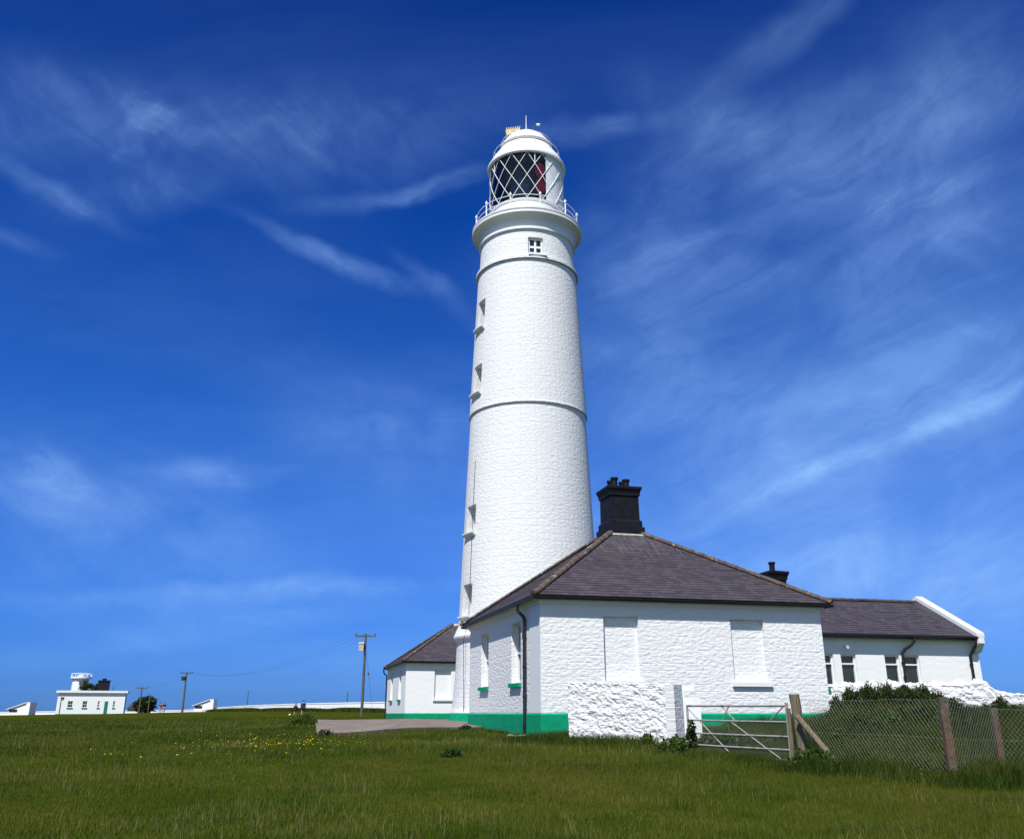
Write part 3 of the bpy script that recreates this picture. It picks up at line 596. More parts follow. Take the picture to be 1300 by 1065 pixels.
# ---------------------------------------------------------------- lighthouse
def lighthouse():
    T = thing('lighthouse', (.925, 50.0, 1.60), 0, 'tall white tapering lighthouse with glazed lantern and railed gallery', 'lighthouse')
    def pt(az, r, z): return Vector((r*math.sin(az), -r*math.cos(az), z))
    base = [(4.12, 0), (4.05, .25), (3.98, .9), (3.90, 2.1), (3.87, 3.0), (3.86, 3.45), (3.90, 3.55), (4.02, 3.62), (4.05, 3.72), (4.02, 3.78), (3.86, 4.18), (3.79, 4.3)]
    def rr(z): return 3.79+(3.32-3.79)*(z-4.3)/(16-4.3) if z < 15.97 else 3.385+(2.985-3.385)*(z-16)/(24.85-16)
    wins = [(-62, 4.75, 6.35), (-62, 9.1, 10.55), (-62, 17.05, 18.72), (-62, 21.1, 22.85)]
    hw = {0: 8.5, 1: 8.5, 2: 8.5, 3: 8.5}
    azs = set(np.radians(np.arange(-180, 180, 5.0)))
    for k, w in enumerate(wins): azs |= {R(w[0]-hw[k]), R(w[0]+hw[k])}
    azs = sorted(a for a in azs); azs = [a for a in azs if not any(0 < abs(a-R(w[0]+s_*hw[k])) < R(.7) for k, w in enumerate(wins) for s_ in (-1, 1) if a not in (R(w[0]-hw[k]), R(w[0]+hw[k])))]
    azs.append(azs[0]+2*math.pi)
    mb = MB()
    def shell(zs, rf):
        for (z0), (z1) in zip(zs[:-1], zs[1:]):
            for a, b in zip(azs[:-1], azs[1:]):
                mid = math.degrees((a+b)/2); zm = (z0+z1)/2
                if any(abs(mid-w[0]) < hw[k] and w[1] < zm < w[2] for k, w in enumerate(wins)): continue
                mb.face([pt(a, rf(z0), z0), pt(b, rf(z0), z0), pt(b, rf(z1), z1), pt(a, rf(z1), z1)], [(a*3.4, z0), (b*3.4, z0), (b*3.4, z1), (a*3.4, z1)], True)
    # the solid lower drum and its ledge, then two tapering shafts
    mb.lathe(base, 96)
    zs1 = sorted({4.3, 15.92, *[z for w in wins[:2] for z in w[1:]], 7.5, 12, 14}); shell(zs1, rr)
    mb.lathe([(rr(15.92), 15.92), (3.42, 15.93), (3.42, 16.00), (rr(16.1), 16.04)], 96)
    zs2 = sorted({16.04, 24.86, *[z for w in wins[2:] for z in w[1:]], 19.6}); shell(zs2, rr)
    # recesses
    for k, (az, z0, z1) in enumerate(wins):
        a, b = R(az-hw[k]), R(az+hw[k]); dep = 1.15; am, bm = R(az)+(a-R(az))*.97, R(az)+(b-R(az))*.97
        def q(A, z, ins): 
            p = pt(A, rr(z), z); 
            if ins: p = p-pt(R(az), 1, 0)*dep
            return p
        P = [q(a, z0, 0), q(b, z0, 0), q(b, z1, 0), q(a, z1, 0)]; Q = [q(am, z0, 1), q(bm, z0, 1), q(bm, z1, 1), q(am, z1, 1)]
        for i, j in ((0, 1), (1, 2), (2, 3), (3, 0)):
            mb.face([P[i], P[j], Q[j], Q[i]], [(0, 0), (1, 0), (1, .6), (0, .6)])
        mb.face(Q)
    mb.build('tower_shaft', M['tower'], T)
    MB().lathe([(4.30, -1.2), (4.22, -.35), (4.16, -.08), (4.125, .005)], 96).build('plinth', M['green'], T)
    for k, (az, z0, z1) in enumerate(wins):
        a = R(az); n = pt(a, 1, 0); u = Vector((math.cos(a), math.sin(a), 0)); w = rr(z0)*math.sin(R(hw[k]))*.96; O = n*(rr(z0)-1.08)-u*w
        fr = MB()
        def bar(u0, u1, c, d, d0=0, d1=.09):
            p = [O+u*x+n*y+Vector((0, 0, z)) for z in (c, d) for x, y in ((u0, d1), (u1, d1), (u1, d0), (u0, d0))]; fr.hexa(p)
        bar(0, .07, z0+.02, z1-.02); bar(2*w-.07, 2*w, z0+.02, z1-.02); bar(.07, 2*w-.07, z0+.02, z0+.1, .003, .088); bar(.07, 2*w-.07, z1-.1, z1-.02, .003, .088); bar(w-.02, w+.02, z0+.1, z1-.1, .01, .07); bar(.07, 2*w-.07, (z0+z1)/2-.025, (z0+z1)/2+.025, .012, .072)
        f = fr.build('window', M['white'], T); pb = MB(); pb.face([O+u*x+n*.02+Vector((0, 0, z)) for x, z in ((.03, z0+.04), (2*w-.03, z0+.04), (2*w-.03, z1-.04), (.03, z1-.04))]); pb.build('pane', M['pane'], f)
        r = rr(z0); sb = MB(); A0_, A1_ = a-R(hw[k]+1.3), a+R(hw[k]+1.3)
        sb.lathe([(r-.3, z0-.005), (r+.22, z0-.03), (r+.22, z0-.11), (r+.12, z0-.2), (r-.05, z0-.26)], 8, a0=A0_, a1=A1_)
        for A in (A0_, A1_): sb.face([pt(A, rad, z) for rad, z in ((r-.1, z0-.005), (r+.22, z0-.03), (r+.22, z0-.11), (r+.12, z0-.2), (r-.1, z0-.26))])
        sb.build('sill', M['white'], f)
    # upper drum, mouldings, cove and gallery lip
    haz, hhw, hz0, hz1 = R(9.3), R(9.0), 25.14, 26.30
    ub = MB().lathe([(2.88, 24.92), (3.12, 24.84), (3.12, 25.0), (3.08, 25.04), (2.95, 25.12), (2.92, hz0)], 96)
    ub.lathe([(2.92, hz0), (2.865, hz1)], 92, a0=haz+hhw, a1=haz-hhw+2*math.pi); ub.lathe([(2.865, hz1), (2.83, 26.9)], 96)
    hc = [(haz-hhw, hz0, 2.92), (haz+hhw, hz0, 2.92), (haz+hhw, hz1, 2.865), (haz-hhw, hz1, 2.865)]; hp_ = [pt(a, r_, z) for a, z, r_ in hc]; hq = [p-pt(haz, 1, 0)*.34 for p in hp_]
    for i, j in ((0, 1), (1, 2), (2, 3), (3, 0)): ub.face([hp_[i], hp_[j], hq[j], hq[i]], [(0, 0), (.9, 0), (.9, .3), (0, .3)])
    ub.face(hq); ub.build('upper_drum', M['tower'], T)
    MB().lathe([(2.80, 26.84), (2.97, 26.86), (2.97, 27.01), (2.86, 27.05)], 96).build('string_course', M['white'], T)
    MB().lathe([(2.86, 27.04), (2.87, 27.28), (2.92, 27.46), (3.01, 27.60), (3.15, 27.69), (3.36, 27.755)], 96).build('gallery_cove', M['white'], T)
    MB().lathe([(3.30, 27.72), (3.40, 27.75), (3.40, 27.88), (3.31, 27.90), (3.31, 27.99), (3.40, 28.0), (3.40, 28.08), (3.34, 28.12), (2.2, 28.18)], 96).build('gallery_deck', M['white'], T)
    # four-light window in the upper drum
    az = haz; n = pt(az, 1, 0); u = Vector((math.cos(az), math.sin(az), 0)); c = n*2.655; fr = MB()
    def bx_(mb_, u0, u1, z0, z1, d0, d1):
        mb_.hexa([c+u*x+n*y+Vector((0, 0, z)) for z in (z0, z1) for x, y in ((u0, d1), (u1, d1), (u1, d0), (u0, d0))])
    Z0, Z1 = hz0+.01, hz1-.01
    for u0, u1, a, b in ((-.44, -.33, Z0, Z1), (.33, .44, Z0, Z1), (-.33, .33, Z0, Z0+.09), (-.33, .33, Z1-.10, Z1), (-.06, .06, Z0+.09, Z1-.10), (-.33, -.06, 25.66, 25.79), (.06, .33, 25.66, 25.79)):
        bx_(fr, u0, u1, a, b, -.04, .05)
    f = fr.build('window', M['white'], T); pb = MB(); bx_(pb, -.32, .32, Z0+.08, Z1-.09, -.03, .015); pb.build('pane', M['pane'], f)
    sb = MB(); bx_(sb, -.47, .62, Z0-.14, Z0-.004, .1, .50); sb.build('sill', M['white'], f)
    # gallery railing: eleven posts, two rails
    for k in range(11):
        a = R(13.9+k*360/11); p = pt(a, 3.16, 0)
        MB().lathe([(.085, 28.10), (.085, 28.2), (.045, 28.24), (.040, 28.7), (.055, 28.74), (.040, 28.78), (.036, 28.98), (.06, 29.01), (.085, 29.08), (.075, 29.15), (.035, 29.19), (.045, 29.24), (.0, 29.28)], 12, p.x, p.y).build('railing_post', M['white'], T)
    for z in (28.60, 29.02): MB().tube([pt(R(k*5), 3.16, z) for k in range(73)], .022, 6, False).build('railing_rail', M['white'], T)
    # lantern
    MB().lathe([(2.34, 28.14), (2.34, 28.22), (2.27, 28.26), (2.27, 29.16), (2.34, 29.20), (2.36, 29.30), (2.24, 29.33)], 72).build('lantern_base', M['white'], T)
    MB().tube([pt(R(-8), 2.25, 28.62), pt(R(-8), 2.34, 28.62)], .06, 10).build('vent', M['black'], T)
    MB().lathe([(2.25, 29.34), (2.02, 29.36), (0, 29.37)], 48).build('lantern_floor', M['room'], T)
    gl = MB().lathe([(2.30, 29.33), (2.30, 32.56)], 60).build('lantern_glazing', M['glass'], T)
    lat = MB(); z0, z1 = 29.33, 32.55; st = 2*math.pi/15
    for k in range(15):
        for dr in (-1, 1): lat.tube([pt(k*st+dr*2*st*i/12, 2.335, z0+(z1-z0)*i/12) for i in range(13)], .022, 6, False)
    for k in (0, 3, 6, 9, 12): lat.tube([pt((k+.5)*st, 2.335, 31.75), pt((k+.5)*st, 2.335, z1)], .03, 6, False)
    lat.build('lattice_bars', M['white'], gl)
    MB().lathe([(2.312, 29.32), (2.312, 32.54)], 24, a0=R(30), a1=R(150)).build('blanking_panel', M['white'], T)
    MB().lathe([(2.15, 29.34), (2.15, 32.5)], 30, a0=R(150), a1=R(265)).build('blackout_panel', M['room'], T)
    opt = MB().lathe([(.5, 29.37), (.5, 30.0), (.95, 30.1), (1.05, 30.5), (1.10, 31.0), (1.05, 31.5), (.85, 31.9), (.4, 32.2), (0, 32.25)], 40).build('optic', M['lens'], T)
    rg = MB()
    for z in np.arange(30.15, 31.95, .14): rg.lathe([(1.08, z), (1.14, z+.03), (1.08, z+.06)], 40)
    rg.build('lens_ring', M['lens'], opt)
    for zc in (30.25, 31.35):
        rp = MB(); rows = []
        for i in range(13):
            tt = -1+2*i/12; wz = math.sqrt(max(0, 1-tt*tt)); rows.append([pt(R(21+8.2*wz*s_), 2.24, zc+tt*.56) for s_ in (-1, -.3, .3, 1)])
        rp.grid(rows).build('red_sector_panel', M['red'], T)
    # roof
    MB().lathe([(2.30, 32.53), (2.44, 32.50), (2.50, 32.56), (2.50, 32.70), (2.44, 32.78), (2.36, 32.95), (2.16, 33.3), (1.90, 33.68), (1.74, 33.95), (1.5, 33.97)], 72).build('lantern_roof', M['white'], T)
    MB().lathe([(1.50, 33.9), (1.50, 34.26)], 48).build('vent_slot', M['room'], T)
    MB().lathe([(1.46, 34.22), (1.68, 34.17), (1.70, 34.22), (1.67, 34.34), (1.52, 34.55), (1.44, 34.68), (1.18, 35.0), (.8, 35.28), (.4, 35.44), (.12, 35.48), (.1, 35.6), (0, 35.62)], 72).build('dome', M['white'], T)
    MB().tube([(0, 0, 35.5), (0, 0, 36.9)], [.04, .02], 8).build('lightning_rod', M['white'], T)
    for (rad, z) in ((2.12, 33.75), (1.62, 34.62)):
        MB().tube([pt(R(k*6), rad, z) for k in range(61)], .022, 6, False).build('roof_handrail', M['white'], T)
    for k in range(12):
        a = R(15+k*30); MB().tube([pt(a, 2.02, 33.45), pt(a, 2.12, 33.75)], .02, 6).build('handrail_stay', M['white'], T)
    wv = MB(); wv.tube([(.0, 0, 35.55), (.55, -.1, 36.0)], .02, 6); wv.tube([(.55, -.1, 36.0), (.95, -.1, 36.12)], .018, 6)
    v = wv.build('wind_vane', M['terracotta'], T); MB().blob((.80, -.1, 36.12), (.16, .09, .09), 6).build('cup', M['white'], v)
    bxm = MB(); bxm.hexa([(-1.28, -.5, 35.10), (-.42, -.5, 35.22), (-.42, .3, 35.30), (-1.28, .3, 35.18), (-1.34, -.5, 35.46), (-.40, -.5, 35.62), (-.40, .3, 35.7), (-1.34, .3, 35.54)])
    for i in range(7): x = -1.30+i*.14; bxm.hexa([(x, -.52, 35.44+i*.024), (x+.06, -.52, 35.45+i*.024), (x+.06, .3, 35.5+i*.024), (x, .3, 35.5+i*.024), (x, -.52, 35.60+i*.02), (x+.06, -.52, 35.60+i*.02), (x+.06, .3, 35.66+i*.02), (x, .3, 35.66+i*.02)])
    for x in (-1.2, -.55): bxm.tube([(x, -.3, 34.6), (x, -.3, 35.2)], .03, 6)
    bxm.build('roof_equipment_box', M['cream'], T)
    # lightning conductor down the shaft
    MB().tube([pt(R(-54-4*math.sin(z*.12)), (rr(z) if z > 4.4 else 4.08)+.02, z) for z in [0, 3.5, 4.5]+list(np.arange(6, 14, 1.0))], .014, 5).build('lightning_conductor', M['cable'], T)
lighthouse()

# ---------------------------------------------------------------- rubble walls
def rubble_wall(name, pts, thick, m, label, cat, cell=.05, amp=.07, topjag=.0, seed=1, sy=2.2, fq=2.6):
    """pts: (x, y, zbase, ztop) along the wall; a skin of stones wrapped over front, top and back"""
    P = [Vector((p[0], p[1], 0)) for p in pts]; ln = [0]
    for a, b in zip(P[:-1], P[1:]): ln.append(ln[-1]+(b-a).length)
    L = ln[-1]; nu = int(L/cell); rows = []
    def samp(u):
        for i in range(len(P)-1):
            if u <= ln[i+1] or i == len(P)-2:
                t = (u-ln[i])/(ln[i+1]-ln[i]); d = (P[i+1]-P[i]).normalized(); p = P[i].lerp(P[i+1], t)
                return p, d, pts[i][2]*(1-t)+pts[i+1][2]*t, pts[i][3]*(1-t)+pts[i+1][3]*t
    nh = int(max(p[3]-p[2] for p in pts)/cell)+1; nt = max(4, int(thick/cell))
    prof = [(0, j/nh) for j in range(nh+1)]+[(j/nt, 1) for j in range(1, nt)]+[(1, 1-j/nh) for j in range(nh+1)]
    uvr = []
    for i in range(nu+1):
        u = L*i/nu; p, d, zb, zt = samp(u); nr = Vector((d.y, -d.x, 0)); row = []; uvv = []
        for q, (w, h) in enumerate(prof):
            z = zb+(zt-zb)*h; c = p+nr*(thick/2-w*thick)+Vector((0, 0, z)); out = nr if w == 0 else (-nr if w == 1 else Vector((0, 0, 1)))
            if h == 1 and w in (0, 1): out = (out+Vector((0, 0, 1))).normalized()
            k = Vector(((u+(z*.35 if w == 0 else 0))*fq+seed*10, (z+w*3)*fq*sy/1.6, w*5))
            dd = noise.voronoi(k+Vector((noise.noise(k*.6)*.7, noise.noise(k*.6+Vector((5, 5, 5)))*.5, 0)))[0]
            e = min(dd[1]-dd[0], .5)*2; hole = max(0, noise.noise(k*.9+Vector((3, 1, 7)))-.28); a = amp*.75*(math.sqrt(max(e, 0))-.6)+amp*1.5*noise.noise(k*.75)+amp*1.0*noise.noise(k*1.9)+amp*.55*noise.noise(k*4.3)-amp*2.6*hole
            cellv = noise.cell(k*1.0)
            pp = c+out*a+Vector((0, 0, topjag*(noise.noise(Vector((u*2.1, seed, 0)))+.8*noise.noise(Vector((u*4.7, seed, 3))))*max(0, h*3-2) if topjag else 0))
            row.append(pp); uvv.append((u, z+w))
        rows.append(row); uvr.append(uvv)
    mb = MB(); mb.grid(rows, False, lambda i, j: uvr[min(i, nu)][min(j, len(prof)-1)])
    mb.face([tuple(v) for v in rows[0]]); mb.face([tuple(v) for v in rows[-1][::-1]])
    T = thing(name, (P[0].x, P[0].y, 0), 0, label, cat); o = mb.build('wall_body', m, T); o.location = (-P[0].x, -P[0].y, 0); return T
gl_, gr_ = at(728, 935, 26.5), at(854, 948, 24.75)
tl, tr = at(724, 866.5, 26.5).z, at(873, 868.5, 24.75).z
rubble_wall('rubble_wall', [(gl_.x, gl_.y, gl_.z-.5, tl), (gr_.x, gr_.y, gr_.z-.5, tr)], .45, M['rubble'],
            'rough limewashed rubble wall standing in front of the near cottage, beside the metal gate', 'wall', .024, .022, 0, 3, 2.0, 5.0)
pier = thing('wall_pier', (0, 0, 0), 0, 'smooth white painted pier closing the rubble wall, gate hung against it', 'pier')
d = (gr_-gl_).normalized(); nn = Vector((d.y, -d.x, 0)); d.z = 0
def slab(mb, p, d, n, l, w, z0, z1):
    mb.hexa([Vector((*(p+d*i*l/2+n*j*w/2).xy, z)) for z in (z0, z1) for i, j in ((-1, 1), (1, 1), (1, -1), (-1, -1))])
pm = MB(); slab(pm, at(859, 950, 24.66), d, nn, .26, .47, .3, tr-.01); pm.build('pier_body', M['pier'], pier)
pm = MB(); slab(pm, at(879.5, 950, 25.0), Vector((1, .1, 0)).normalized(), Vector((.1, -1, 0)).normalized(), .46, .34, .3, at(880, 885, 25.0).z); slab(pm, at(876, 950, 25.1), Vector((1, .1, 0)).normalized(), Vector((.1, -1, 0)).normalized(), .36, .22, at(880, 877, 25.1).z, tr-.03)
pm.build('return_block', M['wall_soft'], pier)

# garden wall along the right with loose stones on top
pr = [(1064, 913, 873, 30.2), (1085, 912, 873, 29.8), (1130, 910, 870, 29.3), (1200, 912, 870, 28.6), (1262, 915, 869, 28.0), (1272, 916, 878, 27.9), (1330, 925, 884, 27.0), (1420, 940, 884, 25.8)]
gw = rubble_wall('garden_wall', [(at(x, b, Y_).x, Y_, 1.0, at(x, t_, Y_).z) for x, b, t_, Y_ in pr], .5, M['rubble'],
            'long limewashed stone garden wall with jagged top, in front of the outbuilding', 'wall', .04, .032, .04, 8, 1.8, 4.2)
topst = 0
for i in range(46):
    t_ = i/45; x = 1070+t_*(1250-1070)+random.uniform(-1, 1); Y_ = 30.0-2.0*t_+random.uniform(-.12, .12); p = at(x, 871, Y_)
    zb = at(x, 872.5-2.5*t_, Y_).z; s_ = random.uniform(.09, .17)
    MB().blob((0, 0, 0), (s_*1.25, s_*.9, s_*random.uniform(.55, .9)), 6, i, .35).build('coping_stone', M['rubble'], gw).location = (p.x-gw.location.x, Y_-gw.location.y, zb+s_*.25)

# ---------------------------------------------------------------- gate, post, fence
GL, GR = Vector((4.36, 23.95, 0)), Vector((5.98, 20.95, 0))
def gate():
    T = thing('field_gate', (GL.x, GL.y, 0), 0, 'rusty galvanised five-bar metal gate between white pier and timber post', 'gate')
    L = (GR-GL).length; U = (GR-GL).normalized()
    ztl, zbl, ztr, zbr = EYE+.17, EYE-.93, EYE+.15, EYE-.955
    def P(t, h): return U*(L*t)+Vector((0, 0, (zbl+(ztl-zbl)*h)*(1-t)+(zbr+(ztr-zbr)*h)*t))
    f = MB(); f.tube([P(0, 1.02), P(0, -.03)], .028, 8); f.build('gate_stile', M['galv'], T); MB().tube([P(1, 1.06), P(1, -.05)], .035, 8).build('gate_stile', M['galv'], T)
    for h in (1, .70, .43, .19, 0): MB().tube([P(0, h), P(.5, h-.004), P(1, h)], .021 if h < 1 else .025, 8).build('gate_bar', M['galv'], T)
    for a, b in (((.0, .96), (.45, .02)), ((.45, .70), (.92, .0)), ((.45, .98), (.38, .72)), ((.97, .98), (.84, .72)), ((.38, .98), (.50, .72))):
        MB().tube([P(*a), P(*b)], .014, 6).build('gate_brace', M['galv'], T)
    w = MB(); hmax = .66; c = .075
    n = int(L/c)+12
    for s_ in (1, -1):
        for i in range(-12, n):
            pts = []
            for k in range(0, 13):
                hh = hmax*k/12; uu = i*c+(hh*1.1 if s_ > 0 else (hmax-hh)*1.1)
                if 0 <= uu <= L: pts.append(P(uu/L, hh)+Vector((0, 0, 0)))
            if len(pts) > 1: w.tube(pts, .0022, 3, False)
    w.build('wire_mesh', M['wire'], T)
    MB().box(-.05, .06, -.03, .03, 1.05, 1.2).build('latch', M['darkmetal'], T)
gate()
pp = Vector((6.20, 20.62, 0))
def post(name, p, w, z0, z1, m, label, group=None, lean=(0, 0), rnd=True, cat='post'):
    mb = MB(); rows = []; n = 10 if rnd else 4
    for i in range(9):
        t = i/8; z = z0+(z1-z0)*t
        rows.append([(lean[0]*t+math.cos(a)*w/2*(1 if rnd else 1.3)*(1+.06*math.sin(i*2.1+a*3)), lean[1]*t+math.sin(a)*w/2*(1 if rnd else 1.3)*(1+.05*math.cos(i*1.7+a)), z) for a in (2*math.pi*(k+.5)/n for k in range(n))])
    mb.grid(rows, rnd, None, True); mb.face([(x, y, z+.015) for x, y, z in rows[-1]])
    o = mb.build(name, m, label=label, cat=cat, group=group); o.location = (p.x, p.y, 0); return o
post('gate_post', pp, .215, .2, at(1005, 881, pp.y).z, M['wood'], 'thick weathered round timber post at the right end of the metal gate', lean=(-.13, 0))
post('slim_post', Vector((5.99, 20.86, 0)), .09, .3, EYE+.10, M['wood'], 'thin weathered timber stake squeezed between gate and thick post', lean=(.0, 0))
b0, b1 = at(1012, 909, 20.4), at(1062, 968, 19.6)
MB().tube([b0, b0.lerp(b1, .5), b1+(b1-b0)*.25], .062, 8).build('strut_post', M['wood'], label='slanting timber strut propping the thick gate post', cat='strut')
FP = [Vector((6.2, 20.55, 0)), at(1198, 905, 17.5), at(1261, 905, 18.4), at(1345, 905, 18.2), at(1460, 905, 18.0)]
post('concrete_post', FP[1], .155, .0, at(1198, 884.5, 17.5).z, M['concpost'], 'taller rust-stained concrete fence post, brown all down its face', 'concrete fence posts', rnd=False)
post('concrete_post', FP[2], .125, .0, at(1261, 898, 18.4).z, M['concpost'], 'shorter slimmer rust-stained concrete fence post nearest the right edge', 'concrete fence posts', rnd=False)
post('concrete_post', FP[3], .125, .0, EYE+.12, M['concpost'], 'concrete fence post beyond the right edge of view', 'concrete fence posts', rnd=False)
def fence():
    L = [0]
    for a, b in zip(FP[:-1], FP[1:]): L.append(L[-1]+(b.xy-a.xy).length)
    tops = [EYE+.28, EYE+.255, EYE+.09, EYE+.08, EYE+.08]
    def P(s_, h):
        for i in range(len(L)-1):
            if s_ <= L[i+1] or i == len(L)-2:
                t = (s_-L[i])/(L[i+1]-L[i]); p = FP[i].lerp(FP[i+1], t); zt = tops[i]*(1-t)+tops[i+1]*t; zb = gz(p.x, p.y)-.02
                return Vector((p.x, p.y-.09, zb+(zt-zb)*h))
    T = thing('chain_link_fence', (FP[0].x, FP[0].y, 0), 0, 'sagging chain link fence running right from the thick timber post', 'fence')
    org = Vector((FP[0].x, FP[0].y, 0)); mb = MB(); c = .083; H = 1.25; K = .74; NS = 14
    tab = {}
    tot = L[-1]; n = int(tot/c)+20
    ss = np.linspace(0, tot, 200); base = [P(x, 0) for x in ss]; top = [P(x, 1) for x in ss]
    def Q(s_, h):
        f = s_/tot*199; i = min(int(f), 198); t = f-i; a = base[i].lerp(base[i+1], t); b = top[i].lerp(top[i+1], t); q = a.lerp(b, h)
        q.y += .018*math.sin(s_*3.1)*h; q.z -= .02*abs(math.sin(s_*1.3))*h; return q-org
    for s_ in (1, -1):
        for i in range(-20, n):
            pts = []
            for k in range(NS+1):
                h = k/NS; uu = i*c+(h*H*K if s_ > 0 else (1-h)*H*K)
                if 0 <= uu <= tot: pts.append(Q(uu, h))
            if len(pts) > 1: mb.tube(pts, .0026 if s_ < 0 else .0017, 3, False)
    mb.build('wire_mesh', M['wire'], T)
    for h in (.99, .5): MB().tube([Q(x, h) for x in np.linspace(0, tot, 60)], .002, 4, False).build('line_wire', M['wire'], T)
fence()

# ---------------------------------------------------------------- far left: buildings, walls, poles, people
def fog_station():
    Y_ = 170.; a, b = at(70, 906, Y_), at(162, 906, Y_); z0 = 1.35; w = (b.x-a.x)*.87; zt = at(110, 879, Y_).z-z0; D = 5
    T = thing('signal_station', (a.x, Y_, z0), R(19), 'distant flat-roofed white building with green door and four windows', 'building')
    wins = []
    def ux(px): return (px-70)/92*w
    def zz(py): return at(110, py, Y_).z-z0
    z_t, z_b = zz(889.5), zz(898)
    for p0, p1 in ((84.5, 91.5), (104.5, 111), (125, 128), (146, 149.2)): wins.append((ux(p0), ux(p1), z_b, z_t))
    door = (ux(134.5), ux(139.5), .05, zz(889.8))
    mb = MB(); wall_panel(mb, (0, 0, 0), (1, 0, 0), w, -.5, zt, wins+[door], .15, (0, -1, 0)); wall_panel(mb, (w, 0, 0), (0, 1, 0), D, -.5, zt, [], .1, (1, 0, 0))
    wall_panel(mb, (0, D, 0), (0, -1, 0), D, -.5, zt, [], .1, (-1, 0, 0)); wall_panel(mb, (w, D, 0), (-1, 0, 0), w, -.5, zt, [], .1, (0, 1, 0)); mb.build('wall', M['wall_soft'], T)
    MB().box(-.35, w+.35, -.35, D+.35, zt, zt+.38).build('roof_slab', M['white'], T)
    MB().box(-.05, w+.02, -.06, -.003, -.5, .12).build('plinth', M['green'], T)
    for wn in wins: sash_window(T, (0, 0, 0), (1, 0, 0), (0, -1, 0), *wn, .15, 'sash', 'green')
    dd = MB().box(door[0]+.02, door[1]-.02, .03, .09, .06, door[3]-.02).build('door', M['door'], T)
    MB().blob((door[1]-.12, .0, 1.0), (.04, .05, .04), 5).build('handle', M['darkmetal'], dd)
    # stub tower with railed top
    tx, ty = ux(94)-.6, 11.0; r = 1.45; tz = zz(860)+.35
    MB().lathe([(r*1.12, -.5), (r, tz-.2)], 24, tx, ty).build('stub_tower', M['white'], T)
    MB().lathe([(r, tz-.22), (r+.42, tz-.1), (r+.42, tz+.18), (0, tz+.2)], 24, tx, ty).build('tower_gallery', M['white'], T)
    rl = MB()
    for k in range(12): a_ = R(k*30); x, y = tx+(r+.35)*math.sin(a_), ty-(r+.35)*math.cos(a_); rl.box(x-.04, x+.04, y-.04, y+.04, tz+.18, tz+.8)
    rl.tube([(tx+(r+.35)*math.sin(R(k*15)), ty-(r+.35)*math.cos(R(k*15)), tz+.78) for k in range(25)], .05, 6, False); rl.build('tower_railing', M['white'], T)
    MB().lathe([(.6, tz+.2), (.6, tz+.45), (.3, tz+.55), (0, tz+.58)], 16, tx, ty).build('tower_lantern', M['white'], T)
    cx = ux(130)-.3; MB().box(cx-.95, cx+.95, 3, 5, zt+.3, zz(863.5)).box(cx-1.05, cx+1.05, 2.9, 5.1, zz(863.5), zz(862)).build('chimney', M['black'], T)
    MB().box(cx-.35, cx+.35, 3.6, 4.4, zz(862), zz(859.5)).build('chimney_pot', M['black'], T)
    MB().tube([(ux(143), 1, zt+.3), (ux(143), 1, zz(870.5))], .06, 6).build('mast', M['darkmetal'], T)
fog_station()
def hut(px0, px1, ptop, pbase, Y_, label, z=None):
    a, b = at(px0, pbase, Y_), at(px1, pbase, Y_); w = b.x-a.x; h = at(px0, ptop, Y_).z-a.z; D = 2.5; z0 = a.z-.2; h += .2
    T = thing('hut', (a.x, Y_, z0), 0, label, 'hut', 'small white lean-to huts')
    le = h*.52
    mb = MB(); mb.face([(0, 0, 0), (w, 0, 0), (w, 0, h), (w*.78, 0, h), (0, 0, le)]); mb.face([(w, 0, 0), (w, D, 0), (w, D, h), (w, 0, h)]); mb.face([(0, D, 0), (0, 0, 0), (0, 0, le), (0, D, le)]); mb.face([(w, D, 0), (0, D, 0), (0, D, le), (w*.78, D, h), (w, D, h)])
    mb.build('wall', M['wall_soft'], T)
    rb = MB(); rb.hexa([(-.35, -.25, le-.12), (w*.80, -.25, h-.02), (w*.80, D+.2, h-.02), (-.35, D+.2, le-.12), (-.35, -.25, le-.0), (w*.80, -.25, h+.1), (w*.80, D+.2, h+.1), (-.35, D+.2, le-.0)]); rb.build('roof', M['white'], T)
    MB().box(.1, w*.42, -.03, .0-.002, le*.55, le*.98).build('opening', M['room'], T)
    MB().box(w*.80, w, -.02, D, h, h+.12).build('parapet', M['white'], T)
hut(10, 36, 892, 907, 178, 'small white lean-to hut beyond the left end of the signal station')
hut(246, 270, 888, 902, 186, 'small white lean-to hut against the boundary wall, right of the bigger pole')
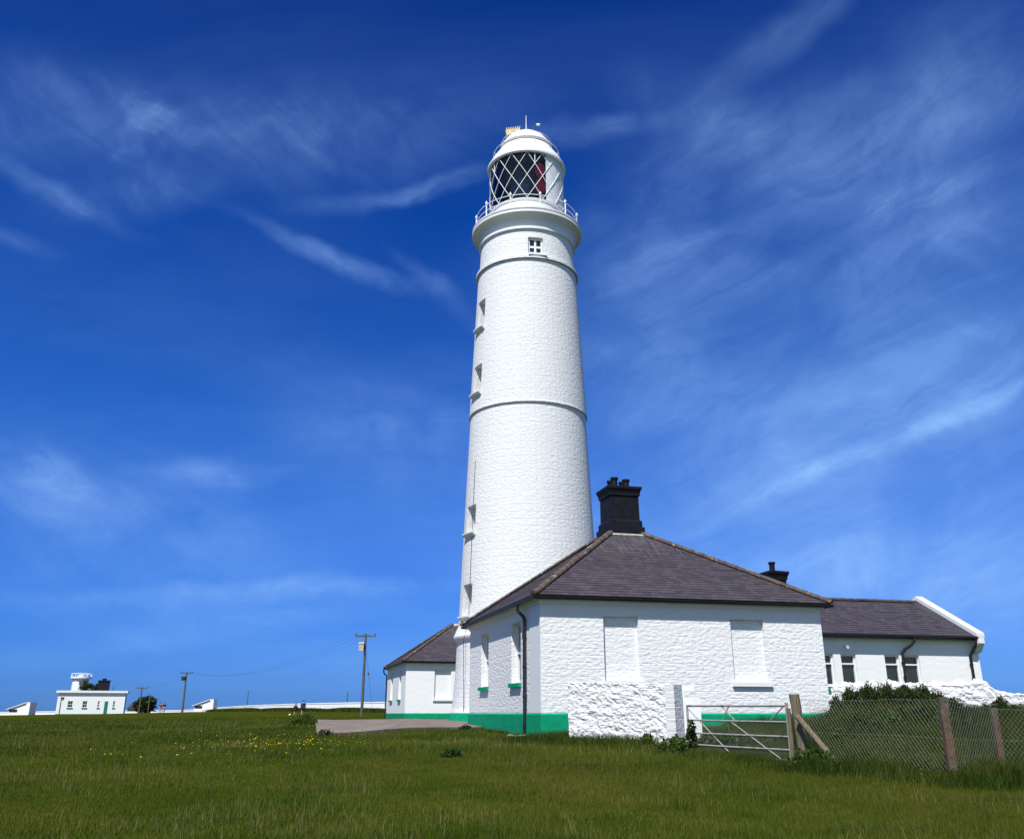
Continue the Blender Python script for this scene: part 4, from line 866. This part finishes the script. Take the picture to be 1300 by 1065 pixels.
def slate_cottage():
    Y_ = 186; a, b = at(161, 906, Y_), at(174, 906, Y_); w = b.x-a.x; h = at(165, 899, Y_).z-a.z; rz = at(165, 890.5, Y_).z-a.z
    T = thing('small_cottage', (a.x, Y_, a.z-.2), 0, 'tiny slate-roofed white cottage between the signal station and the round bush', 'house')
    mb = MB(); wall_panel(mb, (0, 0, 0), (1, 0, 0), w, 0, h+.2, [], .1, (0, -1, 0)); wall_panel(mb, (w, 0, 0), (0, 1, 0), 5, 0, h+.2, [], .1, (1, 0, 0)); wall_panel(mb, (0, 5, 0), (0, -1, 0), 5, 0, h+.2, [], .1, (-1, 0, 0)); wall_panel(mb, (w, 5, 0), (-1, 0, 0), w, 0, h+.2, [], .1, (0, 1, 0)); mb.face([(w, 0, h+.2), (w, 5, h+.2), (w, 2.5, rz+.3)]); mb.build('wall', M['wall_soft'], T)
    rb = MB(); slates(rb, (-.1, -.3, h+.1), (w*.78, -.3, h+.1), (w*.78, 2.5, rz+.2), (-.1, 2.5, rz+.2)); rb.build('roof', M['slate'], T)
    MB().hexa([(w*.78, -.3, h), (w*.93, -.3, h), (w*.93, 2.5, rz+.2), (w*.78, 2.5, rz+.2), (w*.78, -.3, h+.4), (w*.93, -.3, h+.4), (w*.93, 2.5, rz+.75), (w*.78, 2.5, rz+.75)]).build('gable_coping', M['white'], T)
slate_cottage()
bw = [(-60, 904.2, 232), (60, 902.5, 226), (165, 901.5, 224), (230, 901, 214), (270, 898, 200), (315, 895, 184), (380, 892.6, 164), (440, 891.3, 152), (520, 890, 141), (640, 889, 132)]
mb = MB(); W_ = [(at(x, y, q)) for x, y, q in bw]; fine = []
for a, b in zip(W_[:-1], W_[1:]):
    for k in range(14): fine.append(a.lerp(b, k/14))
rows = []
for side, zz_ in ((-.22, -2.0), (-.22, 0), (-.3, .0), (-.3, .16), (.3, .16), (.3, .0), (.22, 0), (.22, -2.0)):
    rows.append([(p.x, p.y+side, p.z-.16+zz_+(.03*noise.noise(Vector((i*.7, 2, 0))) if zz_ > -1 else 0)) for i, p in enumerate(fine)])
mb.grid(rows, False); mb.build('boundary_wall', M['wall_soft'], label='long low white boundary wall along the far edge of the field', cat='wall')

def pole(px, ptop, pbase, Y_, w, arm, label, box=True, pins=3, rz=0.0):
    base = at(px, pbase, Y_); top = at(px, ptop, Y_); g = gz(base.x, Y_); z0 = g-.3; H = top.z-g
    T = thing('telephone_pole', (base.x, Y_, g), rz, label, 'pole', 'telephone poles in the field')
    MB().tube([(0, 0, -.3), (0, 0, H*.5), (0, 0, H)], [w/2, w*.42, w*.36], 10).build('pole_shaft', M['pole'], T)
    if arm:
        MB().box(-arm/2, arm/2, -.14, -.02, H-.28, H-.1).build('crossarm', M['pole'], T)
        for k in range(pins): x = -arm/2+.1+(arm-.2)*k/(pins-1); MB().lathe([(.03, H-.1), (.07, H), (.07, H+.12), (.03, H+.2), (0, H+.22)], 8, x, -.08).build('insulator', M['porcelain'], T)
    if box: MB().box(-w*1.9, -w*.3, -.45, -.05, H*.79, H*.88).frustum(-w*1.1, -.25, H*.88, H*.90, w, .25, w*.8, .2).build('transformer_box', M['darkmetal' if Y_ > 150 else 'stone'], T)
    return T, Vector((base.x, Y_, g+H-.05))
_, pA = pole(459, 805, 908, 104, .34, 2.3, 'tall grey telephone pole with crossarm and box, nearest the far cottage')
_, pB = pole(231, 853, 906, 190, .42, 2.5, 'dark telephone pole with crossarm and box, right of the round bush')
_, pC = pole(176, 872, 906, 178, .30, 2.0, 'shorter telephone pole with crossarm in front of the round bush', box=False)
MB().tube([(0, 0, 5.1), (0, -.12, 5.1)], .05, 6)
for px, pt_, pb_, Y_, lab in ((187.5, 884, 906, 176, 'thin bare post standing before the round bush'), (313.5, 877, 897, 190, 'thin bare post rising behind the boundary wall, right of the lean-to hut'), (440.5, 878.5, 894, 165, 'thin bare post rising behind the boundary wall, left of the tall grey pole')):
    a = at(px, pb_, Y_); g = gz(a.x, Y_)-.3; o = MB().tube([(0, 0, 0), (0, 0, at(px, pt_, Y_).z-g)], [.11, .08], 8).build('bare_post', M['pole'], label=lab, cat='post', group='thin bare posts'); o.location = (a.x, Y_, g)
lp = at(74.8, 907, 160); g = gz(lp.x, 160); hL = at(75, 886, 160).z-g
T = thing('lamp_post', (lp.x, 160, g), 0, 'black lamp post at the left corner of the signal station', 'lamp post')
MB().tube([(0, 0, -.2), (0, 0, hL)], .08, 8).build('lamp_column', M['darkmetal'], T); MB().box(-.1, .42, -.12, .12, hL-.1, hL+.16).box(.2, .36, -.1, .1, hL-.35, hL-.1).build('lamp_head', M['darkmetal'], T)
def cable(a, b, sag, r, label):
    mid = (a+b)/2; pts = [a.lerp(b, t)-Vector((0, 0, sag*4*t*(1-t))) for t in np.linspace(0, 1, 24)]
    MB().tube([p-a for p in pts], r, 4).build('overhead_cable', M['cable'], label=label, cat='cable', group='overhead cables').location = a
for k, x in enumerate((-1.05, 0, 1.05)):
    cable(pA+Vector((x, -.08, .1)), pB+Vector((x*1.1, -.08, .1)), 2.2, .007, ('left', 'middle', 'right')[k]+' of three thin cables between the tall grey pole and dark pole')
cable(pC+Vector((.8, -.08, .1)), pB+Vector((-1.1, -.08, .1)), .8, .009, 'short thin cable strung between the two poles near the round bush')
st = pA+Vector((.1, 0, -1.6)); en = at(474.5, 893, 106); en.z = gz(en.x, 106)
cable(st, en, 0, .012, 'thin stay wire slanting down to the right from the tall grey pole')
MB().blob((0, 0, 0), (.1, .1, .16), 6, 1, 0).build('stay_insulator', M['porcelain'], label='small dark insulator halfway along the stay wire of the tall grey pole', cat='insulator').location = st.lerp(en, .36)

def skin_mesh(name, pts, edges, radii, m, parent):
    me = bpy.data.meshes.new(name); me.from_pydata(pts, edges, []); me.materials.append(m); o = bpy.data.objects.new(name, me); col.objects.link(o); o.parent = parent
    md = o.modifiers.new('skin', 'SKIN'); md.use_smooth_shade = True
    for i, r in enumerate(radii): v = me.skin_vertices[0].data[i]; v.radius = (r, r) if not isinstance(r, tuple) else r; v.use_root = (i == 0)
    o.modifiers.new('sub', 'SUBSURF').levels = 1; o.modifiers['sub'].render_levels = 1; return o
def person(px, pbase, Y_, H, rz, top_m, leg_m, label, lean=.0, stride=.2, long_sleeve=True, bare=True):
    a = at(px, pbase, Y_); g = gz(a.x, Y_); T = thing('person', (a.x, Y_, g), rz, label, 'person'); k = H/1.75
    def S(L_): return [(x*k, y*k, z*k) for x, y, z in L_]
    l = lean
    # pelvis, spine, chest, neck, head, legs, arms (walks towards +Y in local space)
    P = [(0, 0, .95), (0, .02+l*.3, 1.12), (0, .04+l*.7, 1.34), (0, .05+l, 1.47), (0, .07+l*1.1, 1.56), (0, .09+l*1.2, 1.67),
         (.10, 0, .90), (.11, stride*.6, .50), (.11, stride, .09), (.11, stride+.16, .04), (-.10, 0, .90), (-.11, -stride*.2, .50), (-.11, -stride, .10), (-.11, -stride+.14, .05),
         (.20, .04+l, 1.42), (.26, -.04+l*.7, 1.14), (.25, .10+l*.6, .92), (.25, .15+l*.6, .82), (-.20, .04+l, 1.42), (-.26, .06+l*.7, 1.14), (-.25, .20+l*.6, .95), (-.25, .25+l*.6, .86)]
    E_ = [(0, 1), (1, 2), (2, 3), (3, 4), (4, 5), (0, 6), (6, 7), (7, 8), (8, 9), (0, 10), (10, 11), (11, 12), (12, 13), (3, 14), (14, 15), (15, 16), (16, 17), (3, 18), (18, 19), (19, 20), (20, 21)]
    Rr = [.14, .13, .15, .08, .055, .10, .09, .06, .04, .035, .09, .06, .04, .035, .06, .042, .032, .03, .06, .042, .032, .03]
    body = skin_mesh('body', S(P), E_, [r*k for r in Rr], M['skin'], T)
    jt = [P[0], P[1], P[2], P[3], P[14], P[15], P[16], P[18], P[19], P[20]]
    skin_mesh('jacket', S(jt), [(0, 1), (1, 2), (2, 3), (3, 4), (4, 5), (5, 6), (3, 7), (7, 8), (8, 9)], [r*k for r in (.20, .195, .215, .13, .10, .085, .07, .10, .085, .07)], top_m, T)
    kl = .55 if bare else .12
    def mid(a_, b_, t): return tuple(a_[i]*(1-t)+b_[i]*t for i in range(3))
    if bare: sh_ = [P[0], P[6], mid(P[6], P[7], .85), P[10], mid(P[10], P[11], .85)]; ed = [(0, 1), (1, 2), (0, 3), (3, 4)]; rr_ = (.16, .115, .085, .115, .085)
    else: sh_ = [P[0], P[6], P[7], P[8], P[10], P[11], P[12]]; ed = [(0, 1), (1, 2), (2, 3), (0, 4), (4, 5), (5, 6)]; rr_ = (.16, .11, .08, .065, .11, .08, .065)
    skin_mesh('shorts' if bare else 'trousers', S(sh_), ed, [r*k for r in rr_], leg_m, T)
    hx, hy, hz = P[5]; MB().blob((hx*k, (hy-.02)*k, (hz+.035)*k), (.112*k, .12*k, .105*k), 8, 2, .03).build('hair', M['hair'], T)
    for q in (9, 13): x, y, z = P[q]; MB().blob((x*k, (y-.04)*k, .05*k), (.05*k, .13*k, .055*k), 6, 1, 0).build('shoe', M['darkmetal'], T)
    return T
M['hair'] = simple('dark hair', (.03, .022, .018), .8)
person(384.0, 908, 122, 1.80, R(10), cloth('blue jacket', (.02, .035, .16)), cloth('black shorts', (.01, .01, .014)), 'adult in blue jacket and black shorts walking away across the far field', .10, .24)
person(374.5, 907.5, 122, 1.45, R(-5), cloth('black tee', (.02, .022, .025)), cloth('black pants', (.01, .01, .012)), 'smaller walker in dark clothes beside the adult in blue', .02, .2)
person(202.5, 908, 165, 1.65, R(150), cloth('purple top', (.20, .03, .15)), cloth('pale trousers', (.35, .28, .25)), 'tiny distant figure in purple top near the boundary wall', 0, .15, bare=False)
person(207, 908.5, 165, 1.70, R(200), cloth('dark green top', (.03, .06, .08)), cloth('tan trousers', (.35, .25, .2)), 'tiny distant figure in dark top right beside the one in purple', 0, .1, bare=False)
bl = at(367.8, 907, 120); MB().blob((0, 0, 0), (.13, .13, .13), 8, 0, 0).build('ball', simple('yellow ball', (.75, .68, .25), .5), label='small pale yellow ball on the grass in front of the two walkers', cat='ball').location = (bl.x, 120, gz(bl.x, 120)+.12)

# ---------------------------------------------------------------- foliage
def leaf_cloud(name, blobs, n, size, m, parent=None, aspect=2.0, up=0.0, **kw):
    """leaves (quads) scattered through several ellipsoids: (cx,cy,cz,rx,ry,rz)"""
    wts = np.array([b[3]*b[4]*b[5] for b in blobs])**.8; wts /= wts.sum(); idx = rng.choice(len(blobs), n, p=wts); B = np.array(blobs)[idx]
    dv = rng.normal(size=(n, 3)); dv /= np.linalg.norm(dv, axis=1)[:, None]; rad = rng.random(n)**.42
    ph = B[:, 0]*7; lump = 1+.22*np.sin(dv[:, 0]*5+ph)*np.cos(dv[:, 2]*6+ph)+.12*np.sin(dv[:, 1]*11+dv[:, 0]*7)
    c = B[:, :3]+dv*B[:, 3:]*(rad*lump)[:, None]
    a = rng.normal(size=(n, 3)); a[:, 2] += up; a /= np.linalg.norm(a, axis=1)[:, None]
    b = np.cross(a, rng.normal(size=(n, 3))); b /= np.linalg.norm(b, axis=1)[:, None]
    s = size*(.6+.8*rng.random(n)); A = a*(s*aspect/2)[:, None]; Bv = b*(s/2)[:, None]
    V = np.stack([c-A, c+Bv, c+A, c-Bv], 1).reshape(-1, 3); F = np.arange(4*n).reshape(n, 4)
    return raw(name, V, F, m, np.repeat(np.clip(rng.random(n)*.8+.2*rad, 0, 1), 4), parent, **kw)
def stems(parent, pts, m=None):
    mb = MB()
    for p, q, r in pts: mb.tube([p, Vector(p).lerp(Vector(q), .5)+Vector((.03, 0, 0)), q], [r, r*.7, r*.35], 5)
    return mb.build('stems', m or M['twig'], parent)
def bush(name, x, y, blobs, n, size, m, label, cat='bush', group=None, aspect=2.0, up=0.0, z=None):
    z = gz(x, y) if z is None else z; T = thing(name, (x, y, z), 0, label, cat, group)
    leaf_cloud('foliage', blobs, n, size, m, T, aspect, up)
    stems(T, [((b[0]*.3, b[1]*.3, -.1), (b[0], b[1], b[2]+b[5]*.5), max(.012, b[5]*.04)) for b in blobs]); return T
p = at(184, 905, 182)
bush('round_bush', p.x, 182, [(0, 0, 1.7, 1.9, 1.5, 1.35), (-1.3, 0, 1.3, 1.0, 1.1, 1.0), (.8, 0, 1.9, 1.1, 1.2, .95), (0, 0, .8, 1.7, 1.2, .8)], 5000, .22, M['leaf'], 'round dark green bush behind the poles, right of the tiny cottage')
Yb = 180.5
for k, (cx, blobs, lab) in enumerate(((103.5, [(0, 0, 4.9, 1.0, .9, .8), (-.3, 0, 5.8, .9, .8, .75), (.2, 0, 4.1, 1.2, .8, .6), (-.1, 0, 3.3, .8, .7, .9), (0, 0, 5.4, .9, .8, .9)], 'dark dense tree rising behind the signal station roof beside its stub tower'),
                         (117.5, [(-.6, 0, 5.0, .6, .6, .45), (.3, 0, 4.6, .7, .6, .45), (.9, 0, 5.1, .5, .5, .35), (0, 0, 3.8, 1.2, .7, .6)], 'ragged dark tree behind the signal station roof, between dense tree and black chimney'))):
    p = at(cx, 905, Yb); T = thing('dark_tree', (p.x-.6, Yb, 1.4), 0, lab, 'tree'); leaf_cloud('crown', blobs, 2600, .17, M['leaf'], T); MB().tube([(0, 0, -.2), (.1, 0, 2), (0, 0, 4.4)], [.22, .17, .08], 8).build('trunk', M['twig'], T)
for px, Y_, w, h, lab in ((386, 41, .55, .42, 'low rounded clump of dark grass left of the concrete apron'), (404, 33.5, .0, 0, '')):
    if w:
        p = at(px, 925, Y_); bush('grass_mound', p.x, Y_, [(0, 0, .14, .45, .4, .28), (.25, 0, .10, .3, .35, .2), (-.3, .1, .06, .28, .3, .16)], 9000, .02, M['weed'], lab, 'grass clump', None, 7, 1.3)
for px, py, Y_, w, n, lab in ((413, 931, 29.8, .19, 320, 'dark broad-leaved plant at the near left corner of the concrete apron'), (590, 926, 35.4, .17, 260, 'dark weed at the right end of the apron near the lighthouse foot'), (573, 966, 21.3, .15, 300, 'dark thistle clump on the lawn in front of the lighthouse'), (640, 930, 32, .14, 160, 'small weed tuft against the green plinth of the near cottage'), (622, 928, 33.6, .10, 120, 'tiny weed tuft at the left end of the near cottage plinth')):
    p = at(px, py, Y_); bush('leafy_weed', p.x, Y_, [(0, 0, w*.5, w*1.3, w, w*.7), (-w*.9, 0, w*.3, w*.8, w*.7, w*.5), (w*.8, 0, w*.35, w*.8, w*.6, w*.6)], n, w*.22, M['leaf' if px != 414 else 'weed'], lab, 'plant', 'leafy weeds on the lawn', 2.2, .5)
# shrubs under the garden wall
hp_ = [(1072, 29.0, .62, .45), (1095, 28.8, .78, .62), (1118, 28.5, .80, .60), (1143, 28.3, .72, .55), (1166, 28.0, .70, .60), (1186, 27.8, .52, .48), (1208, 27.6, .30, .30)]
hl = ['leftmost dark shrub under the garden wall, beside the green sill', 'tall feathery shrub under the garden wall, second from the cottage', 'tall dark shrub at the middle of the row under the garden wall', 'shrub in the garden wall row, third from its right end', 'spreading shrub in the garden wall row, left of the taller concrete post', 'shrub behind the taller concrete post, second from the right end of the row', 'smallest thin shrub at the right end of the garden wall row']
for (px, Y_, h, w), lab in zip(hp_, hl):
    p = at(px, 905, Y_); h *= 1.12
    bush('shrub', p.x, Y_, [(0, 0, h*.5, w, .4, h*.62), (-w*.5, 0, h*.75, w*.35, .3, h*.42), (w*.45, 0, h*.8, w*.3, .3, h*.38), (w*.1, 0, h*.2, w*1.1, .5, h*.3)], 5200, .030, M['leaf'], lab, 'shrub', 'shrubs below the garden wall', 4.5, 1.5)
# brambles and docks around the gate
for px, py, Y_, h, w, n, mm, lab in ((925, 925, 23.6, .62, .22, 500, 'weed', 'tall sprawling bramble behind the middle of the gate'), (902, 940, 24.4, .35, .35, 600, 'weed', 'leafy dock behind the left half of the gate'), (960, 935, 23.6, .42, .5, 900, 'weed', 'dense low bramble behind the right half of the gate'),
     (878, 930, 23.7, .72, .12, 240, 'leaf', 'thin climbing weed tangled in the hinge side of the gate'), (855, 948, 23.2, .34, .35, 500, 'weed', 'low weeds at the foot of the white pier'), (822, 943, 24.6, .30, .14, 160, 'weed', 'single upright dock stalk against the rubble wall'), (1030, 958, 19.6, .40, .4, 700, 'weed', 'weeds crowding under the slanting timber strut'),
     (1056, 922, 27.9, .40, .2, 260, 'weed', 'feathery weeds at the right corner of the green plinth'), (735, 932, 27.0, .2, .12, 120, 'leaf', 'small weed at the left foot of the rubble wall'), (790, 890, 0, 0, 0, 0, '', '')):
    if n:
        p = at(px, py, Y_); bush('bramble', p.x, Y_, [(0, 0, h*.5, w, w*.8, h*.5), (-w*.6, 0, h*.3, w*.6, w*.5, h*.35), (w*.6, .1, h*.4, w*.5, w*.5, h*.4)], n, .05, M[mm], lab, 'weed', None, 2.2, .4)
for k in range(11):
    px = 1070+k*21+random.uniform(-6, 6); Y_ = random.uniform(21.5, 26.5); p = at(px, 940, Y_); h = random.uniform(.45, .75); w = random.uniform(.10, .22)
    labs = ['first', 'second', 'third', 'fourth', 'fifth', 'sixth', 'seventh', 'eighth', 'ninth', 'tenth', 'eleventh']
    bush('tall_weed', p.x, Y_, [(0, 0, h*.55, w, w, h*.5), (w*.8, 0, h*.35, w*.8, w*.7, h*.34), (-w*.7, 0, h*.3, w*.7, w, h*.3)], 420, .05, M['leaf' if k % 3 else 'weed'], labs[k]+' tall weed from the left seen through the chain link mesh', 'weed', 'tall weeds behind the chain link fence', 3.2, 1.0)
# pale stones along the plinth
for px, py, Y_, s_, lab in ((662, 934, 29.2, .22, 'flat pale stone at the foot of the downpipe'), (673, 937, 28.6, .16, 'smaller pale stone just right of the downpipe foot'), (648, 932, 30.4, .13, 'small pale stone left of the downpipe foot'), (690, 938, 28.3, .12, 'tiny pale stone below the near cottage corner')):
    p = at(px, py, Y_); MB().blob((0, 0, 0), (s_, s_*.7, s_*.35), 6, px, .3).build('flat_stone', M['stone'], label=lab, cat='stone', group='pale stones at the plinth').location = (p.x, Y_-.1, gz(p.x, Y_)+.03)

# grass: real blades over the lawn
def blocked(x, y):
    b = in_poly(x, y, PADW)
    for O, L, D in ((A0, 10.3, 10.9), (Vector((-7.58, 67.98)), 10.3, 10.9), (Vector((9.45, 37.2)), 10.5, 6.4)):
        dx, dy = x-O.x, y-O.y; u = dx*math.cos(PHI)+dy*math.sin(PHI); v = -dx*math.sin(PHI)+dy*math.cos(PHI); b |= (u > -.1) & (u < L) & (v > -.1) & (v < D)
    return b | ((x-.88)**2+(y-50)**2 < 4.35**2)
def vnoise(x, y, s, seed=0):
    r = np.zeros_like(x)
    for k in range(4):
        a = 1.3*k+seed; r += np.sin(x*s*(1+.37*k)*math.cos(a)+y*s*(1+.37*k)*math.sin(a)+3*k+1.7*np.sin(y*s*.7-x*s*.4+k+seed))
    return r/4
def blades(name, x, y, h, w, m, label, cat, lean=.5):
    n = len(x); z = gz_arr(x, y)-.01; a = rng.random(n)*2*math.pi; ux, uy = np.cos(a), np.sin(a); la = rng.random(n)*2*math.pi; ll = h*lean*rng.random(n)
    b0 = np.c_[x-ux*w/2, y-uy*w/2, z]; b1 = np.c_[x+ux*w/2, y+uy*w/2, z]
    mx = x+np.cos(la)*ll*.35; my = y+np.sin(la)*ll*.35; m0 = np.c_[mx-ux*w*.35, my-uy*w*.35, z+h*.6]; m1 = np.c_[mx+ux*w*.35, my+uy*w*.35, z+h*.6]
    tp = np.c_[x+np.cos(la)*ll, y+np.sin(la)*ll, z+h]
    V = np.stack([b0, b1, m1, m0, tp], 1).reshape(-1, 3); i = np.arange(n)*5
    F = np.concatenate([np.c_[i, i+1, i+2], np.c_[i, i+2, i+3], np.c_[i+3, i+2, i+4]])
    rn = np.repeat(np.clip(.46+.45*vnoise(x, y, .55, 2)+.45*(rng.random(n)-.5)+.35*vnoise(x, y, 2.6, 5)+.5*(rng.random(n) < .05), 0, 1), 5)
    return raw(name, V, F, m, rn, label=label, cat=cat, kind='stuff')
def scatter(n, y0, y1, p=1.6, side=.62, xr=None):
    u = rng.random(n); y = (y0**(2-p)+u*(y1**(2-p)-y0**(2-p)))**(1/(2-p)); x = (rng.random(n)*2-1)*side*y if xr is None else None; return x, y
x, y = scatter(700000, 9.5, 95, 1.38); k = ~blocked(x, y) & (rng.random(len(x)) < np.clip((98-y)/50, 0, 1)); x, y = x[k], y[k]
tuft = np.clip(vnoise(x, y, 2.3, 4)+.5*vnoise(x, y, 6.1, 9)-.45, 0, 1); h = (.045+.04*rng.random(len(x)))*(1+.5*vnoise(x, y, 1.1, 1)+3.0*tuft); sc_ = np.clip(y/22, .8, 3.2)
blades('grass', x, y, np.clip(h, .03, .2)*np.clip(sc_, .9, 1.35), .009*sc_, M['grass'], 'short mown grass of the lawn and field', 'grass')
x, y = scatter(26000, 9.5, 45, 1.4); k = ~blocked(x, y) & (vnoise(x, y, .8, 6)+.6*vnoise(x, y, 2.7, 3)+.5*(rng.random(len(x))-.5) > .18); x, y = x[k], y[k]
blades('seed_stems', x, y, .10+.12*rng.random(len(x)), .0045*np.clip(y/18, .9, 2.2), M['straw'], 'dry straw-coloured grass stems scattered through the lawn', 'grass stems', .6)
# longer rough grass: along the rubble wall, round the gate, behind the fence, far verge
def segdist(x, y, a, b):
    ax, ay, bx, by = *a, *b; t = np.clip(((x-ax)*(bx-ax)+(y-ay)*(by-ay))/((bx-ax)**2+(by-ay)**2), 0, 1); return np.hypot(x-ax-t*(bx-ax), y-ay-t*(by-ay))
n = 520000; x = rng.uniform(-1, 19, n); y = rng.uniform(10, 31.5, n)
d1 = segdist(x, y, (gl_.x-.8, gl_.y+.6), (gr_.x, gr_.y-.4)); d2 = segdist(x, y, (4.6, 23.6), (6.3, 20.3)); d3 = segdist(x, y, (6.3, 20.3), (8.0, 17.3)); d4 = segdist(x, y, (8.0, 17.3), (13, 18))
dm = np.minimum(np.minimum(d1, d2), np.minimum(d3, d4)); right = (x-6.2)*.35+(y-20.5)*.19 > 0
keep = (rng.random(n) < np.clip(1.15-dm/1.5, 0, 1)) | ((x > 4.9) & (y > 24.5-(x-4.4)*1.85) & (x > y*.165) & (rng.random(n) < .75)) ; keep &= ~blocked(x, y) & (x < y*.62)
keep &= ~((segdist(x, y, (gl_.x, gl_.y), (gr_.x, gr_.y)) < .2))
x, y = x[keep], y[keep]; h = (.13+.17*rng.random(len(x)))*(1+.5*vnoise(x, y, 1.7, 3)); h *= np.where((x > 6.6) & (y > 21), 1.55, 1.0)*np.where(segdist(x, y, (4.2, 23.6), (5.8, 20.6)) < 1.1, .28, 1)
blades('long_grass', x, y, np.clip(h, .06, .55), .011, M['tallgrass'], 'rough long grass round the gate, fence and rubble wall', 'long grass', .8)
n = 26000; t = rng.random(n); q = at(280, 900, 183); q2 = at(500, 900, 141); x = q.x+(q2.x-q.x)*t+rng.normal(size=n)*.8; y = q.y+(q2.y-q.y)*t-1.5-abs(rng.normal(size=n))*2.0
h = .28+.25*rng.random(n)+.22*vnoise(x, y, .35, 3); blades('verge_grass', x, y, np.clip(h, .1, 1.0), .09, M['tallgrass'], 'rough verge grass along the foot of the boundary wall', 'grass verge', .5)
# flowers
def flowers(name, n, f, m, label, size):
    x, y = f(n); k = ~blocked(x, y); x, y = x[k], y[k]; n = len(x); z = gz_arr(x, y)+.07+.05*rng.random(n); a = rng.random(n)*6.28; s = size*(.7+.6*rng.random(n)); til = rng.normal(size=(n, 2))*.3
    vs = [np.c_[x+np.cos(a+k*math.pi/3)*s, y+np.sin(a+k*math.pi/3)*s, z+s*(til[:, 0]*np.cos(a+k*math.pi/3)+til[:, 1]*np.sin(a+k*math.pi/3))] for k in range(6)]
    raw(name, np.stack(vs, 1).reshape(-1, 3), np.arange(6*n).reshape(n, 6), m, label=label, cat='flowers', kind='stuff')
def fy(n):
    c = [(at(374, 951, 25), .9, .42), (at(335, 946, 27), 1.5, .28), (at(295, 955, 24), 1.6, .2), (at(250, 930, 34), 4, .1)]
    i = rng.choice(len(c), n, p=[q[2] for q in c]); return np.array([c[k][0].x for k in i])+rng.normal(size=n)*np.array([c[k][1] for k in i]), np.array([c[k][0].y for k in i])+rng.normal(size=n)*np.array([c[k][1] for k in i])*1.2
flowers('yellow_flowers', 520, fy, M['yellow'], 'scattered yellow wild flowers in the lawn left of centre', .012)
flowers('pale_flowers', 150, lambda n: scatter(n, 19, 38), M['daisy'], 'scattered pale daisies over the lawn', .009)
